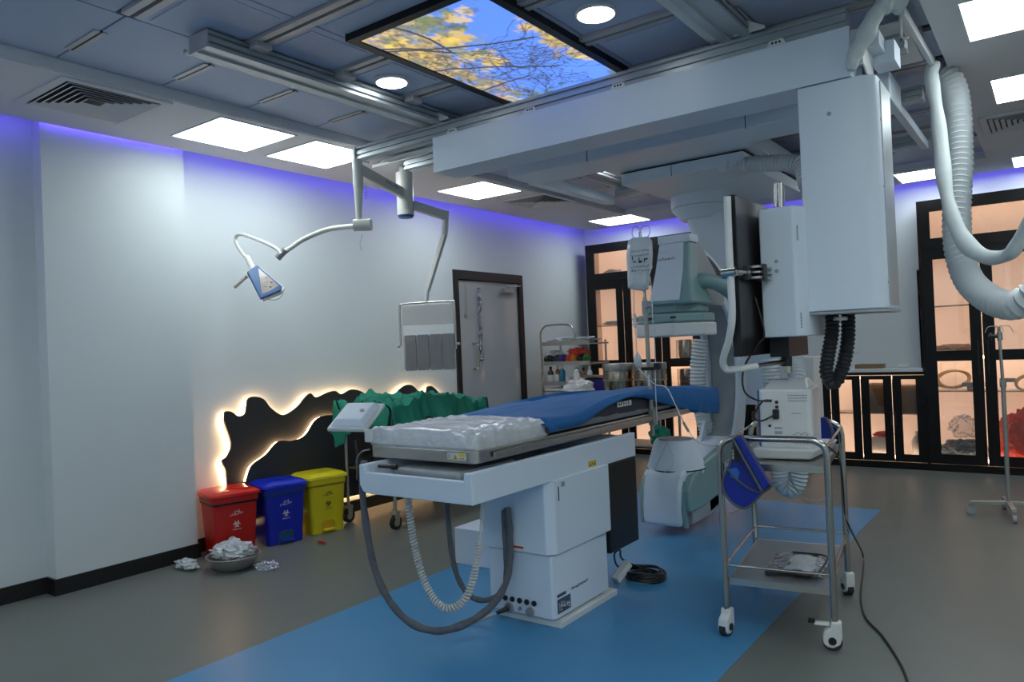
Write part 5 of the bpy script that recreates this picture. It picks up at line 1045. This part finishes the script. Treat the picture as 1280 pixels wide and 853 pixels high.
# ================================================================ STEEL DRUMS, SIDE TABLE, BAG
stb=thing('side_table','steel side table holding the drums behind the operating table','table',(-3.75,7.0,0))
MB().box((-4.42,6.85,.83),(-3.22,7.38,.85)).build('top','steel2',stb,bevel=.003)
MB().box((-4.40,6.88,.33),(-3.24,7.35,.345)).build('lower_shelf','steel2',stb)
for x in (-4.39,-3.25):
    for y in (6.88,7.35): MB().cyl((x,y,0),(x,y,.83),.014).build('leg','chrome',stb,smooth=True)
for x,l in ((-3.80,'polished steel drum with strapped lid, left of the two behind the drape'),(-3.43,'polished steel drum directly behind the drip pole')):
    t=thing('steel_drum',l,'drum',(x,7.08,.851),group='polished steel drums')
    MB().lathe([(.160,0),(.165,.01),(.165,.29),(.160,.30),(.158,.31)],(x,7.08,.851),36).build('drum_body','drum',t,smooth=True)
    MB().lathe([(.169,.26),(.171,.265),(.171,.32),(.165,.33),(.02,.335)],(x,7.08,.851),36).build('lid','steel2',t,smooth=True)
    MB().lathe([(.167,.03),(.172,.033),(.172,.04),(.167,.043)],(x,7.08,.851),36).lathe([(.167,.15),(.172,.153),(.172,.16),(.167,.163)],(x,7.08,.851),36).build('drum_band','steel2',t,smooth=True)
    MB().box((x-.02,6.905,1.10),(x+.02,6.915,1.17)).build('latch','steel2',t,bevel=.002)
for z,l in ((.86,'brassy steel canister behind the left cabinet glass, lower of two'),(1.20,'brassy steel canister behind the left cabinet glass under the x-ray head')):
    one('steel_canister',MB().lathe([(.13,0),(.135,.01),(.135,.25),(.13,.26),(.02,.27)],(-3.64,8.56,(.793 if z<1 else 1.143)),28),'drum',l,'canister',smooth=True,group='brassy canisters in the left cabinet')
one('white_bag',crumple((-4.24,6.98,.93),(.16,.10,.085),91,.4),'mattebag','knotted white plastic bag behind the blue drape near the trolley rack','bag',smooth=True)
one('white_bag_knot',crumple((-4.26,6.98,1.05),(.035,.03,.08),92,.3),'mattebag','twisted white plastic knot standing up from the bag behind the drape','bag',smooth=True)
one('white_sheet',MB().box((-4.42,6.80,.852),(-3.98,7.10,.862)),'paper','folded white sheet under the white plastic bag','sheet',bevel=.002)
one('blue_carton',MB().box((-4.28,7.17,.86),(-3.99,7.30,1.02)),'purple','dark blue carton behind the white plastic bag','box',bevel=.003)
one('brown_tray',MB().box((-4.40,7.12,1.03),(-4.0,7.34,1.05)),'card','flat brown tray on the dark blue carton','tray',bevel=.003)
one('green_bundle',crumple((-3.27,6.9,.45),(.10,.10,.10),93,.3),'green','dark green cloth bundle on the lower shelf of the side table','bundle')
# ================================================================ SHELF RACK WITH SUPPLIES
RX0,RX1,RY=-4.93,-4.27,7.30
rk=thing('supply_rack','steel supply rack with arched handle by the door holding bottles and packs','rack',(-4.6,7.5,0))
pp=MB()
for x,y in ((RX0,RY),(RX1-.03,RY+.42),(RX0,RY+.42)): MB().cyl((x,y,0),(x,y,1.45),.012).build('post','chrome',rk,smooth=True)
MB().tube(spline([(RX0,RY,1.40),(RX0,RY,1.55),(RX0+.05,RY,1.62),(RX0+.12,RY,1.64),(RX0+.34,RY,1.64),(RX0+.43,RY,1.61),(RX0+.47,RY,1.54),(RX0+.47,RY,1.43)],5),.012,10).build('arched_handle','chrome',rk,smooth=True)
for z in (.42,.935,1.17,1.40): MB().box((RX0,RY-.01,z),(RX1,RY+.44,z+.018)).box((RX0,RY-.012,z),(RX1,RY-.006,z+.045)).build('shelf','steel2',rk,bevel=.002)
MB().box((RX0+.03,RY,.44),(RX1-.02,RY+.42,.90)).build('lower_cabinet','white2',rk,bevel=.006)
MB().box((RX0+.02,RY-.02,.86),(RX1-.1,RY-.012,.875)).build('front_rail','chrome',rk)
for x in (RX0,RX1-.03): MB().cyl((x-.012,RY+.02,.04),(x+.012,RY+.02,.04),.04).build('castor','rubber',rk,smooth=True)
one('tray_of_packets',crumple((-4.58,7.45,1.455),(.28,.14,.035),101,.5,4),'plastic','heap of clear wrapped packets on the rack top shelf','packets')
sx=-4.88
def bot(x,r,h,m,lab,y=7.36,cap='bottle_k',z=.955):
    t=thing('bottle',lab,'bottle',(x,y,z),group='bottles on the rack shelf')
    MB().lathe([(r*.9,0),(r,.008),(r,h*.68),(r*.45,h*.8),(r*.4,h*.82)],(x,y,z),16).build('bottle_body',m,t,smooth=True)
    MB().lathe([(r*.5,h*.82),(r*.5,h*.97),(r*.4,h)],(x,y,z),12).build('cap',cap,t,smooth=True)
    if m in('bottle_k','bottle_o'): MB().lathe([(r*1.01,h*.12),(r*1.02,h*.13),(r*1.02,h*.5),(r*1.01,h*.51)],(x,y,z),16).build('bottle_label','paper',t,smooth=True)
bot(-4.85,.035,.20,'bottle_k','black bottle at the left end of the rack shelf')
bot(-4.765,.028,.21,'bottle_o','amber bottle next to the black one on the rack shelf','' or 7.38,'paper')
bot(-4.69,.038,.21,'bottle_b','bottle of blue liquid on the rack shelf',7.36,'paper')
bot(-4.49,.036,.18,'bottle_k','dark bottle with white label right of the blue one on the rack shelf')
bot(-4.425,.030,.18,'bottle_o','small brown bottle, rightmost dark one on the rack shelf',7.40)
bot(-4.32,.030,.20,'bagw','clear bottle at the right end of the rack shelf',7.36,'paper')
one('white_pot',MB().lathe([(.03,0),(.035,.07),(.03,.075)],(-4.60,7.35,.955),16),'paper','small white pot between the blue and dark bottles on the rack','pot',smooth=True)
for x,m,l,w_ in ((-4.86,'bottle_k','black pack at the left end of the rack middle shelf',.07),(-4.74,'navy','dark pack second on the rack middle shelf',.06),(-4.66,'purple','purple-blue pack on the rack middle shelf',.055),(-4.58,'crimson','red pack on the rack middle shelf',.045),(-4.51,'orange','orange pack on the rack middle shelf',.04),(-4.42,'bottle_k','dark pack near the right of the rack middle shelf',.05),(-4.35,'gpack','green pack at the right end of the rack middle shelf',.04)):
    one('supply_pack',crumple((x,7.36,1.24),(w_,.06,.05),int(abs(x)*100),.2,3),m,l,'pack',group='packs on the rack middle shelf')
one('wrapped_tubing',crumple((-4.48,7.40,1.31),(.11,.05,.045),120,.7,4),'crimson','tangled red and clear tubing lying on the rack middle packs','tubing')
one('wrapped_tubing',crumple((-4.80,7.40,1.30),(.09,.04,.035),121,.7,4),'plastic','clear and red tubing over the left rack packs','tubing')
